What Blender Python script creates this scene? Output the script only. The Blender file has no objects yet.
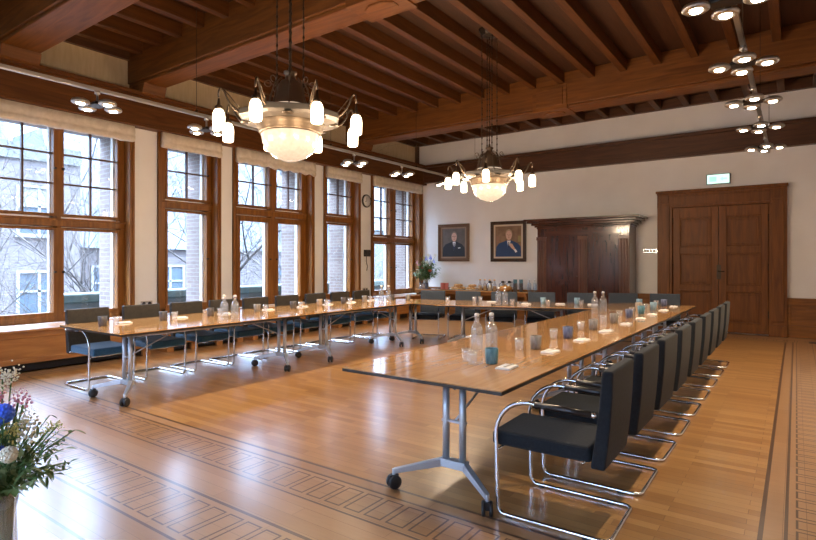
import bpy, math, random
from mathutils import Vector, Matrix
PI = math.pi
random.seed(7)
SC = bpy.context.scene
COL = SC.collection

# ------------------------------------------------------------------ camera, world, exposure
cam_d = bpy.data.cameras.new('camera'); cam = bpy.data.objects.new('camera', cam_d); COL.objects.link(cam)
cam.location = (0, 0, 1.48); cam.rotation_euler = (PI/2, 0, math.radians(35.6))
cam_d.sensor_width = 36; cam_d.lens = 542/816*36; cam_d.shift_y = (262-270)/816*1.0*-1*-1
cam_d.clip_end = 300
SC.camera = cam
W = bpy.data.worlds.new('overcast_sky'); SC.world = W; W.use_nodes = True
wn = W.node_tree; bg = wn.nodes['Background']
SKY_HIGH = 24.0                       # overcast sky: several times brighter overhead than at the horizon
_tc = wn.nodes.new('ShaderNodeTexCoord'); _sp = wn.nodes.new('ShaderNodeSeparateXYZ'); wn.links.new(_tc.outputs['Generated'], _sp.inputs[0])
_cr = wn.nodes.new('ShaderNodeValToRGB'); wn.links.new(_sp.outputs[2], _cr.inputs[0])
_e = _cr.color_ramp.elements; _e[0].position = .13; _e[0].color = (.021*.66, .021*.88, .021*1.10, 1); _e[1].position = .80; _e[1].color = (.66, .84, 1.14, 1)
_m = _cr.color_ramp.elements.new(.23); _m.color = (.24*.52, .24*.76, .24*1.15, 1)
_q = _cr.color_ramp.elements.new(.48); _q.color = (.50*.56, .50*.78, .50*1.15, 1)
wn.links.new(_cr.outputs[0], bg.inputs[0]); bg.inputs[1].default_value = SKY_HIGH
SC.view_settings.view_transform = 'Standard'; SC.view_settings.look = 'None'
SC.view_settings.gamma = 1; SC.view_settings.exposure = 1.15
SC.view_settings.use_curve_mapping = False
SC.cycles.transparent_max_bounces = 40
LAMP_W = 12.5      # one chandelier shade
SPOT_W = 85.0

# ------------------------------------------------------------------ materials
def setin(b, k, v):
    if k in b.inputs: b.inputs[k].default_value = v
def mat(name, col, rough=.5, metal=0, spec=None, coat=0, coat_r=.1, em=None, ems=0, trans=0, ior=None, sheen=0):
    m = bpy.data.materials.new(name); m.use_nodes = True
    b = m.node_tree.nodes['Principled BSDF']
    setin(b, 'Base Color', (*col, 1)); setin(b, 'Roughness', rough); setin(b, 'Metallic', metal)
    if spec is not None: setin(b, 'Specular IOR Level', spec)
    if coat: setin(b, 'Coat Weight', coat); setin(b, 'Coat Roughness', coat_r)
    if em: setin(b, 'Emission Color', (*em, 1)); setin(b, 'Emission Strength', ems)
    if trans: setin(b, 'Transmission Weight', trans)
    if ior: setin(b, 'IOR', ior)
    if sheen: setin(b, 'Sheen Weight', sheen)
    return m
def nd(m, t, **kw):
    n = m.node_tree.nodes.new(t)
    for k, v in kw.items(): setattr(n, k, v)
    return n
def lk(m, a, b): m.node_tree.links.new(a, b)
def noisy(m, c1, c2, scale=(1, 1, 1), ns=4, detail=6, bump=0.0, lo=.3, hi=.7, dist=0.0, rough2=None):
    b = m.node_tree.nodes['Principled BSDF']
    tc = nd(m, 'ShaderNodeTexCoord'); mp = nd(m, 'ShaderNodeMapping'); mp.inputs['Scale'].default_value = scale
    lk(m, tc.outputs['Object'], mp.inputs['Vector'])
    n = nd(m, 'ShaderNodeTexNoise'); n.inputs['Scale'].default_value = ns; n.inputs['Detail'].default_value = detail
    n.inputs['Distortion'].default_value = dist
    lk(m, mp.outputs[0], n.inputs['Vector'])
    r = nd(m, 'ShaderNodeValToRGB'); r.color_ramp.elements[0].position = lo; r.color_ramp.elements[1].position = hi
    r.color_ramp.elements[0].color = (*c1, 1); r.color_ramp.elements[1].color = (*c2, 1)
    lk(m, n.outputs['Fac'], r.inputs[0]); lk(m, r.outputs[0], b.inputs['Base Color'])
    if bump:
        bp = nd(m, 'ShaderNodeBump'); bp.inputs['Strength'].default_value = bump; bp.inputs['Distance'].default_value = .01
        lk(m, n.outputs['Fac'], bp.inputs['Height']); lk(m, bp.outputs[0], b.inputs['Normal'])
    return m
AX = {'x': (1.2, 14, 14), 'y': (14, 1.2, 14), 'z': (14, 14, 1.2)}
def wood(name, c1, c2, axis, rough=.4, **kw):
    return noisy(mat(name, c1, rough, **kw), c1, c2, AX[axis], 1.0, 8, .12, .3, .72, 1.2)

M = {}
OD1, OD2 = (.155, .054, .008), (.30, .115, .019)         # brown oak
for a in 'xyz':
    M['oak_'+a] = wood('oak_'+a, OD1, OD2, a, .42, spec=.35)
    M['dark_oak_'+a] = wood('dark_oak_'+a, (.06, .024, .010), (.125, .05, .02), a, .45)
    M['rail_'+a] = wood('rail_oak_'+a, (.085, .029, .006), (.17, .06, .013), a, .45, spec=.3)
    M['beam_'+a] = wood('beam_oak_'+a, (.10, .033, .006), (.21, .075, .014), a, .5, spec=.3)
    M['joist_'+a] = wood('joist_oak_'+a, (.055, .017, .003), (.13, .043, .008), a, .5, spec=.3)
    M['plank_'+a] = wood('ceiling_plank_'+a, (.034, .011, .003), (.068, .023, .007), a, .6)
    M['mahog_'+a] = wood('mahogany_'+a, (.035, .009, .004), (.085, .022, .009), a, .22, coat=.6)
    M['honey_'+a] = wood('honey_oak_'+a, (.26, .10, .028), (.42, .18, .05), a, .35)
    M['top_'+a] = wood('table_veneer_'+a, (.50, .26, .09), (.64, .36, .145), a, .07, coat=.5, coat_r=.04)
M['door'] = wood('door_oak', (.115, .037, .006), (.235, .082, .013), 'z', .45, spec=.3)
M['plaster'] = noisy(mat('cream_plaster', (.74, .69, .64), .85), (.84, .825, .81), (.88, .87, .855), (1, 1, 1), 2.5, 4)
M['cloth_wall'] = noisy(mat('wall_cloth', (.68, .60, .48), .9), (.60, .45, .27), (.68, .53, .34), (6, 6, 1), 3, 4)
M['chrome'] = mat('chrome', (.72, .72, .73), .19, 1)
M['alu'] = mat('brushed_aluminium', (.55, .58, .63), .38, .65)
M['nickel'] = mat('matt_nickel', (.55, .53, .50), .35, .9)
M['black'] = mat('black_plastic', (.012, .012, .014), .4)
M['blackrub'] = mat('armrest_black', (.014, .012, .012), .3)
M['edge'] = mat('table_edge_black', (.03, .022, .018), .35)
M['bell'] = mat('bell_bronze', (.21, .15, .10), .4, .6)
M['iron'] = mat('dark_bronze', (.055, .04, .028), .38, .8)
M['brass'] = mat('aged_brass', (.11, .08, .055), .45, .9)
M['pewter'] = mat('silvered_bronze', (.22, .20, .18), .35, .9)
M['fab_dark'] = noisy(mat('charcoal_wool', (.02, .03, .035), .9, sheen=.05), (.006, .008, .011), (.012, .0155, .020), (1, 1, 1), 60, 3, .15)
M['fab_slate'] = noisy(mat('slate_wool', (.04, .055, .075), .9, sheen=.05), (.04, .053, .075), (.058, .075, .10), (1, 1, 1), 60, 3, .15)
M['fab_petrol'] = noisy(mat('petrol_wool', (.02, .08, .14), .85, sheen=.4), (.022, .10, .18), (.034, .14, .24), (1, 1, 1), 60, 3, .15)
M['leather'] = noisy(mat('dark_brown_leather', (.03, .025, .02), .55), (.014, .011, .009), (.028, .023, .018), (1, 1, 1), 30, 3, .1)
M['blind'] = noisy(mat('linen_blind', (.70, .62, .52), .95), (.62, .54, .44), (.76, .68, .58), (1, 1, 1), 12, 5, .1)
M['white'] = mat('white_paint', (.8, .8, .78), .5)
M['paper'] = mat('white_paper', (.82, .82, .82), .7)
def glassy(name, col=(1, 1, 1), refl=.10, base=.05, light_haze=0):
    m = bpy.data.materials.new(name); m.use_nodes = True; nt = m.node_tree
    for n in list(nt.nodes): nt.nodes.remove(n)
    o = nd(m, 'ShaderNodeOutputMaterial'); t = nd(m, 'ShaderNodeBsdfTransparent'); g = nd(m, 'ShaderNodeBsdfGlossy')
    g.inputs['Roughness'].default_value = .03; t.inputs[0].default_value = (*col, 1)
    f = nd(m, 'ShaderNodeLayerWeight'); f.inputs[0].default_value = .5
    pw = nd(m, 'ShaderNodeMath', operation='POWER'); pw.inputs[1].default_value = 4; lk(m, f.outputs['Facing'], pw.inputs[0])
    ma = nd(m, 'ShaderNodeMath', operation='MULTIPLY_ADD'); ma.inputs[1].default_value = refl; ma.inputs[2].default_value = base; lk(m, pw.outputs[0], ma.inputs[0])
    mx = nd(m, 'ShaderNodeMixShader'); lk(m, ma.outputs[0], mx.inputs[0]); lk(m, t.outputs[0], mx.inputs[1]); lk(m, g.outputs[0], mx.inputs[2])
    if light_haze:  # white haze standing for window light refracted in the glass
        df = nd(m, 'ShaderNodeBsdfTranslucent'); d2 = nd(m, 'ShaderNodeBsdfDiffuse'); ms = nd(m, 'ShaderNodeMixShader'); m3 = nd(m, 'ShaderNodeMixShader')
        lk(m, df.outputs[0], ms.inputs[1]); lk(m, d2.outputs[0], ms.inputs[2]); df.inputs[0].default_value = (1, 1, 1, 1); d2.inputs[0].default_value = (1, 1, 1, 1)
        m3.inputs[0].default_value = light_haze; lk(m, mx.outputs[0], m3.inputs[1]); lk(m, ms.outputs[0], m3.inputs[2]); mx = m3
    lk(m, mx.outputs[0], o.inputs[0]); return m
M['pane'] = glassy('window_glass', (.97, .985, 1), .35)
M['glass'] = glassy('drinking_glass', (.97, .98, .99), .9, .14, .13)
M['water'] = glassy('water_in_glass', (.92, .95, .97), .5)
M['shade'] = mat('opal_glass_lit', (.9, .85, .75), .4, em=(1.0, .80, .52), ems=3.5)
M['bowl'] = noisy(mat('cut_glass_bowl_lit', (.85, .75, .6), .25, em=(1.0, .74, .52), ems=.36), (.07, .06, .05), (.13, .115, .10), (1, 1, 1), 30, 3, .3)
M['spotlens'] = mat('spot_lens_lit', (.9, .9, .85), .3, em=(1.0, .86, .66), ems=22)
M['exitpanel'] = mat('exit_panel_lit', (.25, .3, .28), .4, em=(.62, 1.0, .82), ems=.62)
M['exitgreen'] = mat('exit_green_lit', (.3, .7, .5), .4, em=(.35, .9, .62), ems=.5)

# floor: strips plus inlaid border --------------------------------------------------
def floor_mat():
    m = mat('parquet', (.4, .22, .1), .24, coat=.8, coat_r=.14)
    b = m.node_tree.nodes['Principled BSDF']; setin(b, 'Coat IOR', 1.75); setin(b, 'Coat Roughness', .21); setin(b, 'Roughness', .35)
    tc = nd(m, 'ShaderNodeTexCoord'); sp = nd(m, 'ShaderNodeSeparateXYZ'); lk(m, tc.outputs['Object'], sp.inputs[0])
    def mth(op, a, b2=None, c=None):
        n = nd(m, 'ShaderNodeMath', operation=op)
        for i, v in enumerate((a, b2, c)):
            if v is None: continue
            if isinstance(v, (int, float)): n.inputs[i].default_value = v
            else: lk(m, v, n.inputs[i])
        return n.outputs[0]
    X, Y = sp.outputs[0], sp.outputs[1]
    dr = mth('ADD', X, .17); dn = mth('SUBTRACT', 2.84, Y); df = mth('SUBTRACT', Y, 12.12); dl = mth('SUBTRACT', -8.05, X)
    dx = mth('MAXIMUM', dr, dl); dy = mth('MAXIMUM', dn, df)
    d = mth('MAXIMUM', dx, dy)
    side = mth('GREATER_THAN', dx, dy)                       # 1 on left/right bands
    t = mth('ADD', mth('MULTIPLY', side, Y), mth('MULTIPLY', mth('SUBTRACT', 1, side), X))
    def line(at, w): return mth('LESS_THAN', mth('ABSOLUTE', mth('SUBTRACT', d, at)), w)
    def boxes(c, hw, pitch, hl, w=.008):
        a = mth('MULTIPLY', mth('ABSOLUTE', mth('SUBTRACT', mth('FRACT', mth('DIVIDE', t, pitch)), .5)), pitch)
        bb = mth('ABSOLUTE', mth('SUBTRACT', d, c))
        s = mth('MAXIMUM', mth('SUBTRACT', a, hl), mth('SUBTRACT', bb, hw))
        return mth('LESS_THAN', mth('ABSOLUTE', s), w)
    inl = line(.012, .012)
    for q in (line(.125, .009), line(.46, .008), line(.80, .012), line(1.22, .009), line(1.5, .009), boxes(.29, .115, .16, .058, .006),
              boxes(1.01, .15, .16, .058, .006)):
        inl = mth('MAXIMUM', inl, q)
    band = mth('MULTIPLY', mth('GREATER_THAN', d, 0), mth('LESS_THAN', d, 1.5))
    br = nd(m, 'ShaderNodeTexBrick'); br.inputs['Scale'].default_value = 1; br.inputs['Brick Width'].default_value = .62
    br.inputs['Row Height'].default_value = .075; br.inputs['Mortar Size'].default_value = .0012; br.inputs['Mortar Smooth'].default_value = .2
    br.inputs['Color1'].default_value = (.35, .165, .05, 1); br.inputs['Color2'].default_value = (.50, .27, .095, 1); br.inputs['Mortar'].default_value = (.16, .08, .035, 1)
    br.inputs['Bias'].default_value = 0.0; br.offset = .37
    lk(m, tc.outputs['Object'], br.inputs['Vector'])
    br2 = nd(m, 'ShaderNodeTexBrick'); br2.inputs['Scale'].default_value = 1; br2.inputs['Brick Width'].default_value = 1.2
    br2.inputs['Row Height'].default_value = .11; br2.inputs['Mortar Size'].default_value = .0012
    br2.inputs['Color1'].default_value = (.36, .19, .08, 1); br2.inputs['Color2'].default_value = (.42, .235, .11, 1); br2.inputs['Mortar'].default_value = (.16, .08, .035, 1)
    cv = nd(m, 'ShaderNodeCombineXYZ'); lk(m, t, cv.inputs[0]); lk(m, d, cv.inputs[1]); lk(m, cv.outputs[0], br2.inputs['Vector'])
    mx = nd(m, 'ShaderNodeMixRGB'); lk(m, band, mx.inputs[0]); lk(m, br.outputs[0], mx.inputs[1]); lk(m, br2.outputs[0], mx.inputs[2])
    mp = nd(m, 'ShaderNodeMapping'); mp.inputs['Scale'].default_value = (3, 30, 1); lk(m, tc.outputs['Object'], mp.inputs[0])
    nz = nd(m, 'ShaderNodeTexNoise'); nz.inputs['Scale'].default_value = 1.5; nz.inputs['Detail'].default_value = 6; lk(m, mp.outputs[0], nz.inputs[0])
    g = nd(m, 'ShaderNodeMixRGB', blend_type='MULTIPLY'); g.inputs[0].default_value = .35; lk(m, mx.outputs[0], g.inputs[1])
    rr = nd(m, 'ShaderNodeValToRGB'); rr.color_ramp.elements[0].color = (.55, .5, .45, 1); rr.color_ramp.elements[1].color = (1.25, 1.2, 1.15, 1)
    lk(m, nz.outputs['Fac'], rr.inputs[0]); lk(m, rr.outputs[0], g.inputs[2])
    fin = nd(m, 'ShaderNodeMixRGB'); lk(m, inl, fin.inputs[0]); lk(m, g.outputs[0], fin.inputs[1]); fin.inputs[2].default_value = (.09, .04, .02, 1)
    lk(m, fin.outputs[0], b.inputs['Base Color'])
    bp = nd(m, 'ShaderNodeBump'); bp.inputs['Strength'].default_value = .06; bp.inputs['Distance'].default_value = .004
    lk(m, nz.outputs['Fac'], bp.inputs['Height']); lk(m, bp.outputs[0], b.inputs['Normal'])
    return m
M['floor'] = floor_mat()
def brick_mat(name, c1, c2, mo, s=1.0, yz=True):
    m = mat(name, c1, .9); b = m.node_tree.nodes['Principled BSDF']
    tc = nd(m, 'ShaderNodeTexCoord'); sp = nd(m, 'ShaderNodeSeparateXYZ'); lk(m, tc.outputs['Object'], sp.inputs[0])
    cv = nd(m, 'ShaderNodeCombineXYZ')
    ad = nd(m, 'ShaderNodeMath', operation='ADD'); lk(m, sp.outputs[0], ad.inputs[0]); lk(m, sp.outputs[1], ad.inputs[1])
    lk(m, ad.outputs[0], cv.inputs[0]); lk(m, sp.outputs[2], cv.inputs[1])
    br = nd(m, 'ShaderNodeTexBrick'); br.inputs['Scale'].default_value = s; br.inputs['Brick Width'].default_value = .22
    br.inputs['Row Height'].default_value = .075; br.inputs['Mortar Size'].default_value = .008
    for k, c in (('Color1', c1), ('Color2', c2), ('Mortar', mo)): br.inputs[k].default_value = (*c, 1)
    lk(m, cv.outputs[0], br.inputs['Vector']); lk(m, br.outputs[0], b.inputs['Base Color']); return m
M['brick'] = brick_mat('pale_brick', (.14, .10, .085), (.18, .135, .115), (.22, .20, .18))
M['brick_far'] = brick_mat('street_brick', (.080, .066, .066), (.115, .092, .090), (.125, .118, .115), .6)
M['slate'] = noisy(mat('slate_roof', (.3, .36, .42), .6), (.055, .072, .092), (.08, .10, .125), (1, 1, 3), 3, 6)
M['stone'] = noisy(mat('weathered_stone', (.5, .5, .45), .9), (.08, .085, .078), (.12, .12, .11), (1, 1, 1), 3, 5)
M['moss'] = noisy(mat('mossy_stone', (.3, .36, .3), .9), (.028, .042, .034), (.06, .07, .06), (1, 1, 1), 4, 5)
M['bark'] = noisy(mat('bark', (.12, .09, .07), .9), (.035, .028, .024), (.07, .058, .05), (3, 3, 1), 4, 4)
M['darkwin'] = mat('dark_window_glass', (.06, .08, .10), .15)
M['white_out'] = mat('outdoor_white_paint', (.2, .2, .2), .6)
M['curtain'] = mat('cream_curtain', (.16, .155, .13), .8)
M['ground'] = mat('street_paving', (.14, .14, .145), .9)

# ------------------------------------------------------------------ mesh builder
class MB:
    def __init__(s): s.v = []; s.f = []; s.m = []; s.sm = []; s.cur = 0
    def add(s, vs, fs, smooth=False):
        o = len(s.v); s.v += [tuple(v) for v in vs]
        for f in fs: s.f.append([i+o for i in f]); s.m.append(s.cur); s.sm.append(smooth)
        return s
    def box(s, x0, x1, y0, y1, z0, z1):
        vs = [(x, y, z) for z in (z0, z1) for y in (y0, y1) for x in (x0, x1)]
        return s.add(vs, [(0, 2, 3, 1), (4, 5, 7, 6), (0, 1, 5, 4), (2, 6, 7, 3), (0, 4, 6, 2), (1, 3, 7, 5)])
    def prism(s, pts, z0, z1):
        n = len(pts); vs = [(p[0], p[1], z0) for p in pts]+[(p[0], p[1], z1) for p in pts]
        return s.add(vs, [tuple(reversed(range(n))), tuple(range(n, 2*n))]+[(i, (i+1) % n, n+(i+1) % n, n+i) for i in range(n)])
    def extr(s, pts, axis, a, b):
        """profile pts extruded along axis: 'x' -> pts are (y,z); 'y' -> pts are (x,z)"""
        n = len(pts)
        f = (lambda p, t: (t, p[0], p[1])) if axis == 'x' else (lambda p, t: (p[0], t, p[1]))
        vs = [f(p, a) for p in pts]+[f(p, b) for p in pts]
        return s.add(vs, [tuple(range(n)), tuple(reversed(range(n, 2*n)))]+[(i, n+i, n+(i+1) % n, (i+1) % n) for i in range(n)])
    def lathe(s, prof, seg=24, c=(0, 0, 0), smooth=True, flat=None, cap=True, rot=0):
        vs = []; fs = []
        for r, z in prof:
            for k in range(seg):
                a = 2*PI*k/seg+rot; vs.append((c[0]+r*math.cos(a), c[1]+r*math.sin(a), c[2]+z))
        for i in range(len(prof)-1):
            for k in range(seg):
                k2 = (k+1) % seg
                fs.append((i*seg+k, i*seg+k2, (i+1)*seg+k2, (i+1)*seg+k))
        if cap:
            fs.append(tuple(reversed(range(seg)))); n = len(prof)-1; fs.append(tuple(range(n*seg, n*seg+seg)))
        return s.add(vs, fs, smooth)
    def tube(s, path, r, seg=8, smooth=True, closed=False):
        P = [Vector(p) for p in path]; n = len(P)
        rs = r if isinstance(r, (list, tuple)) else [r]*n
        vs = []; fs = []; up = None
        for i in range(n):
            if closed: t = P[(i+1) % n]-P[i-1]
            else: t = P[min(i+1, n-1)]-P[max(i-1, 0)]
            t.normalize()
            if up is None:
                up = Vector((0, 0, 1)) if abs(t.z) < .9 else Vector((1, 0, 0))
            u = up-t*up.dot(t)
            if u.length < 1e-5: u = t.orthogonal()
            u.normalize(); up = u; w = t.cross(u)
            for k in range(seg):
                a = 2*PI*k/seg; vs.append(P[i]+(u*math.cos(a)+w*math.sin(a))*rs[i])
        m = n if closed else n-1
        for i in range(m):
            j = (i+1) % n
            for k in range(seg):
                k2 = (k+1) % seg; fs.append((i*seg+k, i*seg+k2, j*seg+k2, j*seg+k))
        if not closed: fs.append(tuple(reversed(range(seg)))); fs.append(tuple(range((n-1)*seg, n*seg)))
        return s.add(vs, fs, smooth)
    def sphere(s, c, r, seg=12, rings=8, sc=(1, 1, 1)):
        vs = [(c[0], c[1], c[2]-r*sc[2])]
        for i in range(1, rings):
            a = -PI/2+PI*i/rings
            for k in range(seg):
                b = 2*PI*k/seg; vs.append((c[0]+r*sc[0]*math.cos(a)*math.cos(b), c[1]+r*sc[1]*math.cos(a)*math.sin(b), c[2]+r*sc[2]*math.sin(a)))
        vs.append((c[0], c[1], c[2]+r*sc[2])); fs = []
        for k in range(seg): fs.append((0, 1+(k+1) % seg, 1+k))
        for i in range(rings-2):
            for k in range(seg):
                k2 = (k+1) % seg; a = 1+i*seg; fs.append((a+k, a+k2, a+seg+k2, a+seg+k))
        L = len(vs)-1; a = 1+(rings-2)*seg
        for k in range(seg): fs.append((a+k, a+(k+1) % seg, L))
        return s.add(vs, fs, True)
    def xf(s, mtx, start=0):
        for i in range(start, len(s.v)): s.v[i] = tuple(mtx @ Vector(s.v[i]))
        return s
    def build(s, name, mats, parent=None, bevel=0, loc=None, seg=2):
        me = bpy.data.meshes.new(name); me.from_pydata(s.v, [], s.f); me.update()
        if not isinstance(mats, (list, tuple)): mats = [mats]
        for q in mats: me.materials.append(M[q] if isinstance(q, str) else q)
        for i, p in enumerate(me.polygons): p.material_index = s.m[i]; p.use_smooth = s.sm[i]
        o = bpy.data.objects.new(name, me); COL.objects.link(o)
        if parent is not None: o.parent = parent
        if loc: o.location = loc
        if bevel:
            b = o.modifiers.new('bevel', 'BEVEL'); b.width = bevel; b.segments = seg; b.limit_method = 'ANGLE'; b.angle_limit = math.radians(40)
        return o
def box(name, m, x0, x1, y0, y1, z0, z1, parent=None, bevel=0): return MB().box(x0, x1, y0, y1, z0, z1).build(name, m, parent, bevel)
def tag(o, label=None, cat=None, group=None, kind=None):
    if label: o['label'] = label
    if cat: o['category'] = cat
    if group: o['group'] = group
    if kind: o['kind'] = kind
    return o
def empty(name, loc=(0, 0, 0), rz=0):
    o = bpy.data.objects.new(name, None); COL.objects.link(o); o.location = loc; o.rotation_euler = (0, 0, rz); o.empty_display_size = .1
    return o
def struct(o): o['kind'] = 'structure'; return o
KIDS = {}
def copy_tree(o, parent=None):
    c = o.copy(); COL.objects.link(c)
    if parent is not None: c.parent = parent
    for ch in list(o.children): copy_tree(ch, c)
    return c
def light(name, kind, loc, power, col, parent=None, **kw):
    d = bpy.data.lights.new(name, kind); d.energy = power; d.color = col
    for k, v in kw.items(): setattr(d, k, v)
    o = bpy.data.objects.new(name, d); COL.objects.link(o); o.location = loc
    if parent is not None: o.parent = parent
    return o
def arc(cx, cy, r, a0, a1, n): return [(cx+r*math.cos(a0+(a1-a0)*i/n), cy+r*math.sin(a0+(a1-a0)*i/n)) for i in range(n+1)]

# ------------------------------------------------------------------ room shell
XW, XU, YB, XR, YF = -8.9, -9.06, 13.1, 2.4, -3.2
ZC = 5.05
struct(box('floor', 'floor', -9.5, XR, YF, YB, -.12, 0))
struct(box('wall_right', 'plaster', XR, XR+.2, YF, YB, 0, ZC+.1))
ADDED_FRONT = {7: (-8.1, -5.9), 8: (-5.1, -2.9), 9: (-2.1, .1)}            # unseen windows, added behind the camera to fill with daylight
wf = MB(); prev = -9.5
for a, b in ADDED_FRONT.values():
    wf.box(prev, a, YF-.4, YF, 0, 3.74); wf.box(a, b, YF-.4, YF, 0, .58); prev = b
wf.box(prev, XR+.2, YF-.4, YF, 0, 3.74); wf.box(-9.5, XR+.2, YF-.4, YF, 3.74, ZC+.1)
struct(wf.build('wall_front', 'plaster'))
struct(box('wall_back', 'plaster', -9.5, XR+.2, YB, YB+.25, 0, ZC+.1))
# window wall: pillars, spandrel, upper band
OPEN = {1: (2.30, 4.64), 2: (5.05, 6.29), 3: (6.57, 8.74), 4: (9.06, 10.34), 5: (10.78, 13.03), 6: (-0.60, 1.85)}
wl = MB(); edges = sorted(OPEN.values()); prev = YF
for a, b in edges:
    wl.box(-9.35, XW, prev, a, 0, 3.72); wl.box(-9.35, XW, a, b, 0, .58); prev = b
wl.box(-9.35, XW, prev, YB, 0, 3.72)
wall_l = struct(wl.build('wall_left', 'plaster'))
up = MB().box(-9.4, XU, YF, YB, 3.72, ZC+.1)
up.build('upper_wall', 'cloth_wall', wall_l)
ob = MB(); prev = YF                                             # brick outer leaf giving deep reveals
for a, b in edges: ob.box(-9.85, -9.35, prev, a+.10, -.2, 3.8); ob.box(-9.85, -9.35, a+.1, b-.1, -.2, .50); prev = b-.10
ob.box(-9.85, -9.35, prev, YB+.25, -.2, 3.8); ob.box(-9.85, -9.40, YF, YB+.25, 3.62, 5.2)
ob.build('outer_brickwork', 'brick', wall_l)

# wooden rails (trim)
r1 = MB().box(XW-.16, XW+.16, YF, YB, 3.74, 4.20).box(XW-.16, XW+.24, YF, YB, 4.20, 4.26).box(XW-.05, XW+.20, YF, YB, 3.70, 3.74)
struct(r1.build('trim_1', 'rail_y', bevel=.006)); 
r2 = MB().box(-9.06, XR, YB-.13, YB, 3.78, 4.18).box(-9.06, XR, YB-.19, YB, 4.18, 4.25).box(-9.06, XR, YB-.16, YB, 3.75, 3.79)
struct(r2.build('trim_2', 'dark_oak_x', bevel=.006))
struct(MB().box(XU, XU+.07, YF, YB, 4.83, ZC).build('trim_3', 'dark_oak_y'))
struct(MB().box(XU, XR, YB-.10, YB, 4.85, ZC).build('trim_4', 'dark_oak_x'))
struct(MB().box(XU, XU+.09, YB-.09, YB, 4.26, 4.84).build('trim_5', 'dark_oak_z'))
struct(MB().box(XW, XW+.06, 13.03, YB, .58, 3.74).build('trim_6', 'oak_z'))

# ceiling with joists and main beams
ceil = struct(box('ceiling', 'plank_y', XU, XR, YF, YB, ZC, ZC+.1))
k = 0; x = 2.0
first = MB().box(-.06, .06, YF, YB, 4.85, ZC).build('joist', 'joist_y', ceil, bevel=.008); first.location.x = x
while x > -8.8:
    x -= .56
    if k == 0: pass
    j = first.copy(); COL.objects.link(j); j.parent = ceil; j.location.x = round(x-.0, 3); k += 1
def beam(y0, y1, blocks=True):
    b = MB().box(XU, XR, y0, y1, 4.44, ZC).box(XU, XR, y0+.03, y1-.03, 4.39, 4.44)
    o = b.build('beam', 'beam_x', ceil, bevel=.012)
    ym = (y0+y1)/2
    c = MB().extr([(XU, 4.0), (XU+.12, 4.0), (XU+.20, 4.08), (XU+.26, 4.2), (XU+.44, 4.24), (XU+.50, 4.39), (XU, 4.39)], 'y', y0+.02, y1-.02)
    c.build('corbel', 'beam_y', o, bevel=.01)
    w = (y1-y0)/2
    if blocks:
        p = MB().box(-3.83-.34, -3.83+.34, y0-.02, y1+.02, 4.37, 4.84)
        p.box(-3.83-.26, -3.83+.26, y0-.035, y1+.035, 4.45, 4.78)
        p.prism([(-3.83+.22*math.cos(a*PI/4+PI/8), ym+.15*math.sin(a*PI/4+PI/8)) for a in range(8)], 4.35, 4.40)
        p.build('carved_block', 'beam_x', o, bevel=.008)
    return o
beam(2.68, 3.20, False); beam(4.62, 5.05); beam(10.0, 10.5); beam(-1.2, -.7, False)

# wainscot on the back wall
wb = MB()
def wains(mb, x0, x1):
    mb.box(x0, x1, YB-.05, YB, 0, .72); mb.box(x0, x1, YB-.10, YB, .72, .77); mb.box(x0, x1, YB-.075, YB, 0, .16)
    n = max(1, round((x1-x0)/.95)); w = (x1-x0)/n
    for i in range(n):
        a = x0+i*w
        for q in ((a, a+.07, .16, .72), (a+w-.07, a+w, .16, .72)): mb.box(q[0], q[1], YB-.075, YB-.04, q[2], q[3])
        mb.box(a+.07, a+w-.07, YB-.075, YB-.04, .62, .72); mb.box(a+.07, a+w-.07, YB-.075, YB-.04, .16, .24)
        mb.box(a+.15, a+w-.15, YB-.062, YB-.04, .32, .54)
wains(wb, -8.85, -2.51); wains(wb, -.15, XR)
struct(wb.build('baseboard_back', 'oak_x', bevel=.005))

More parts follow.
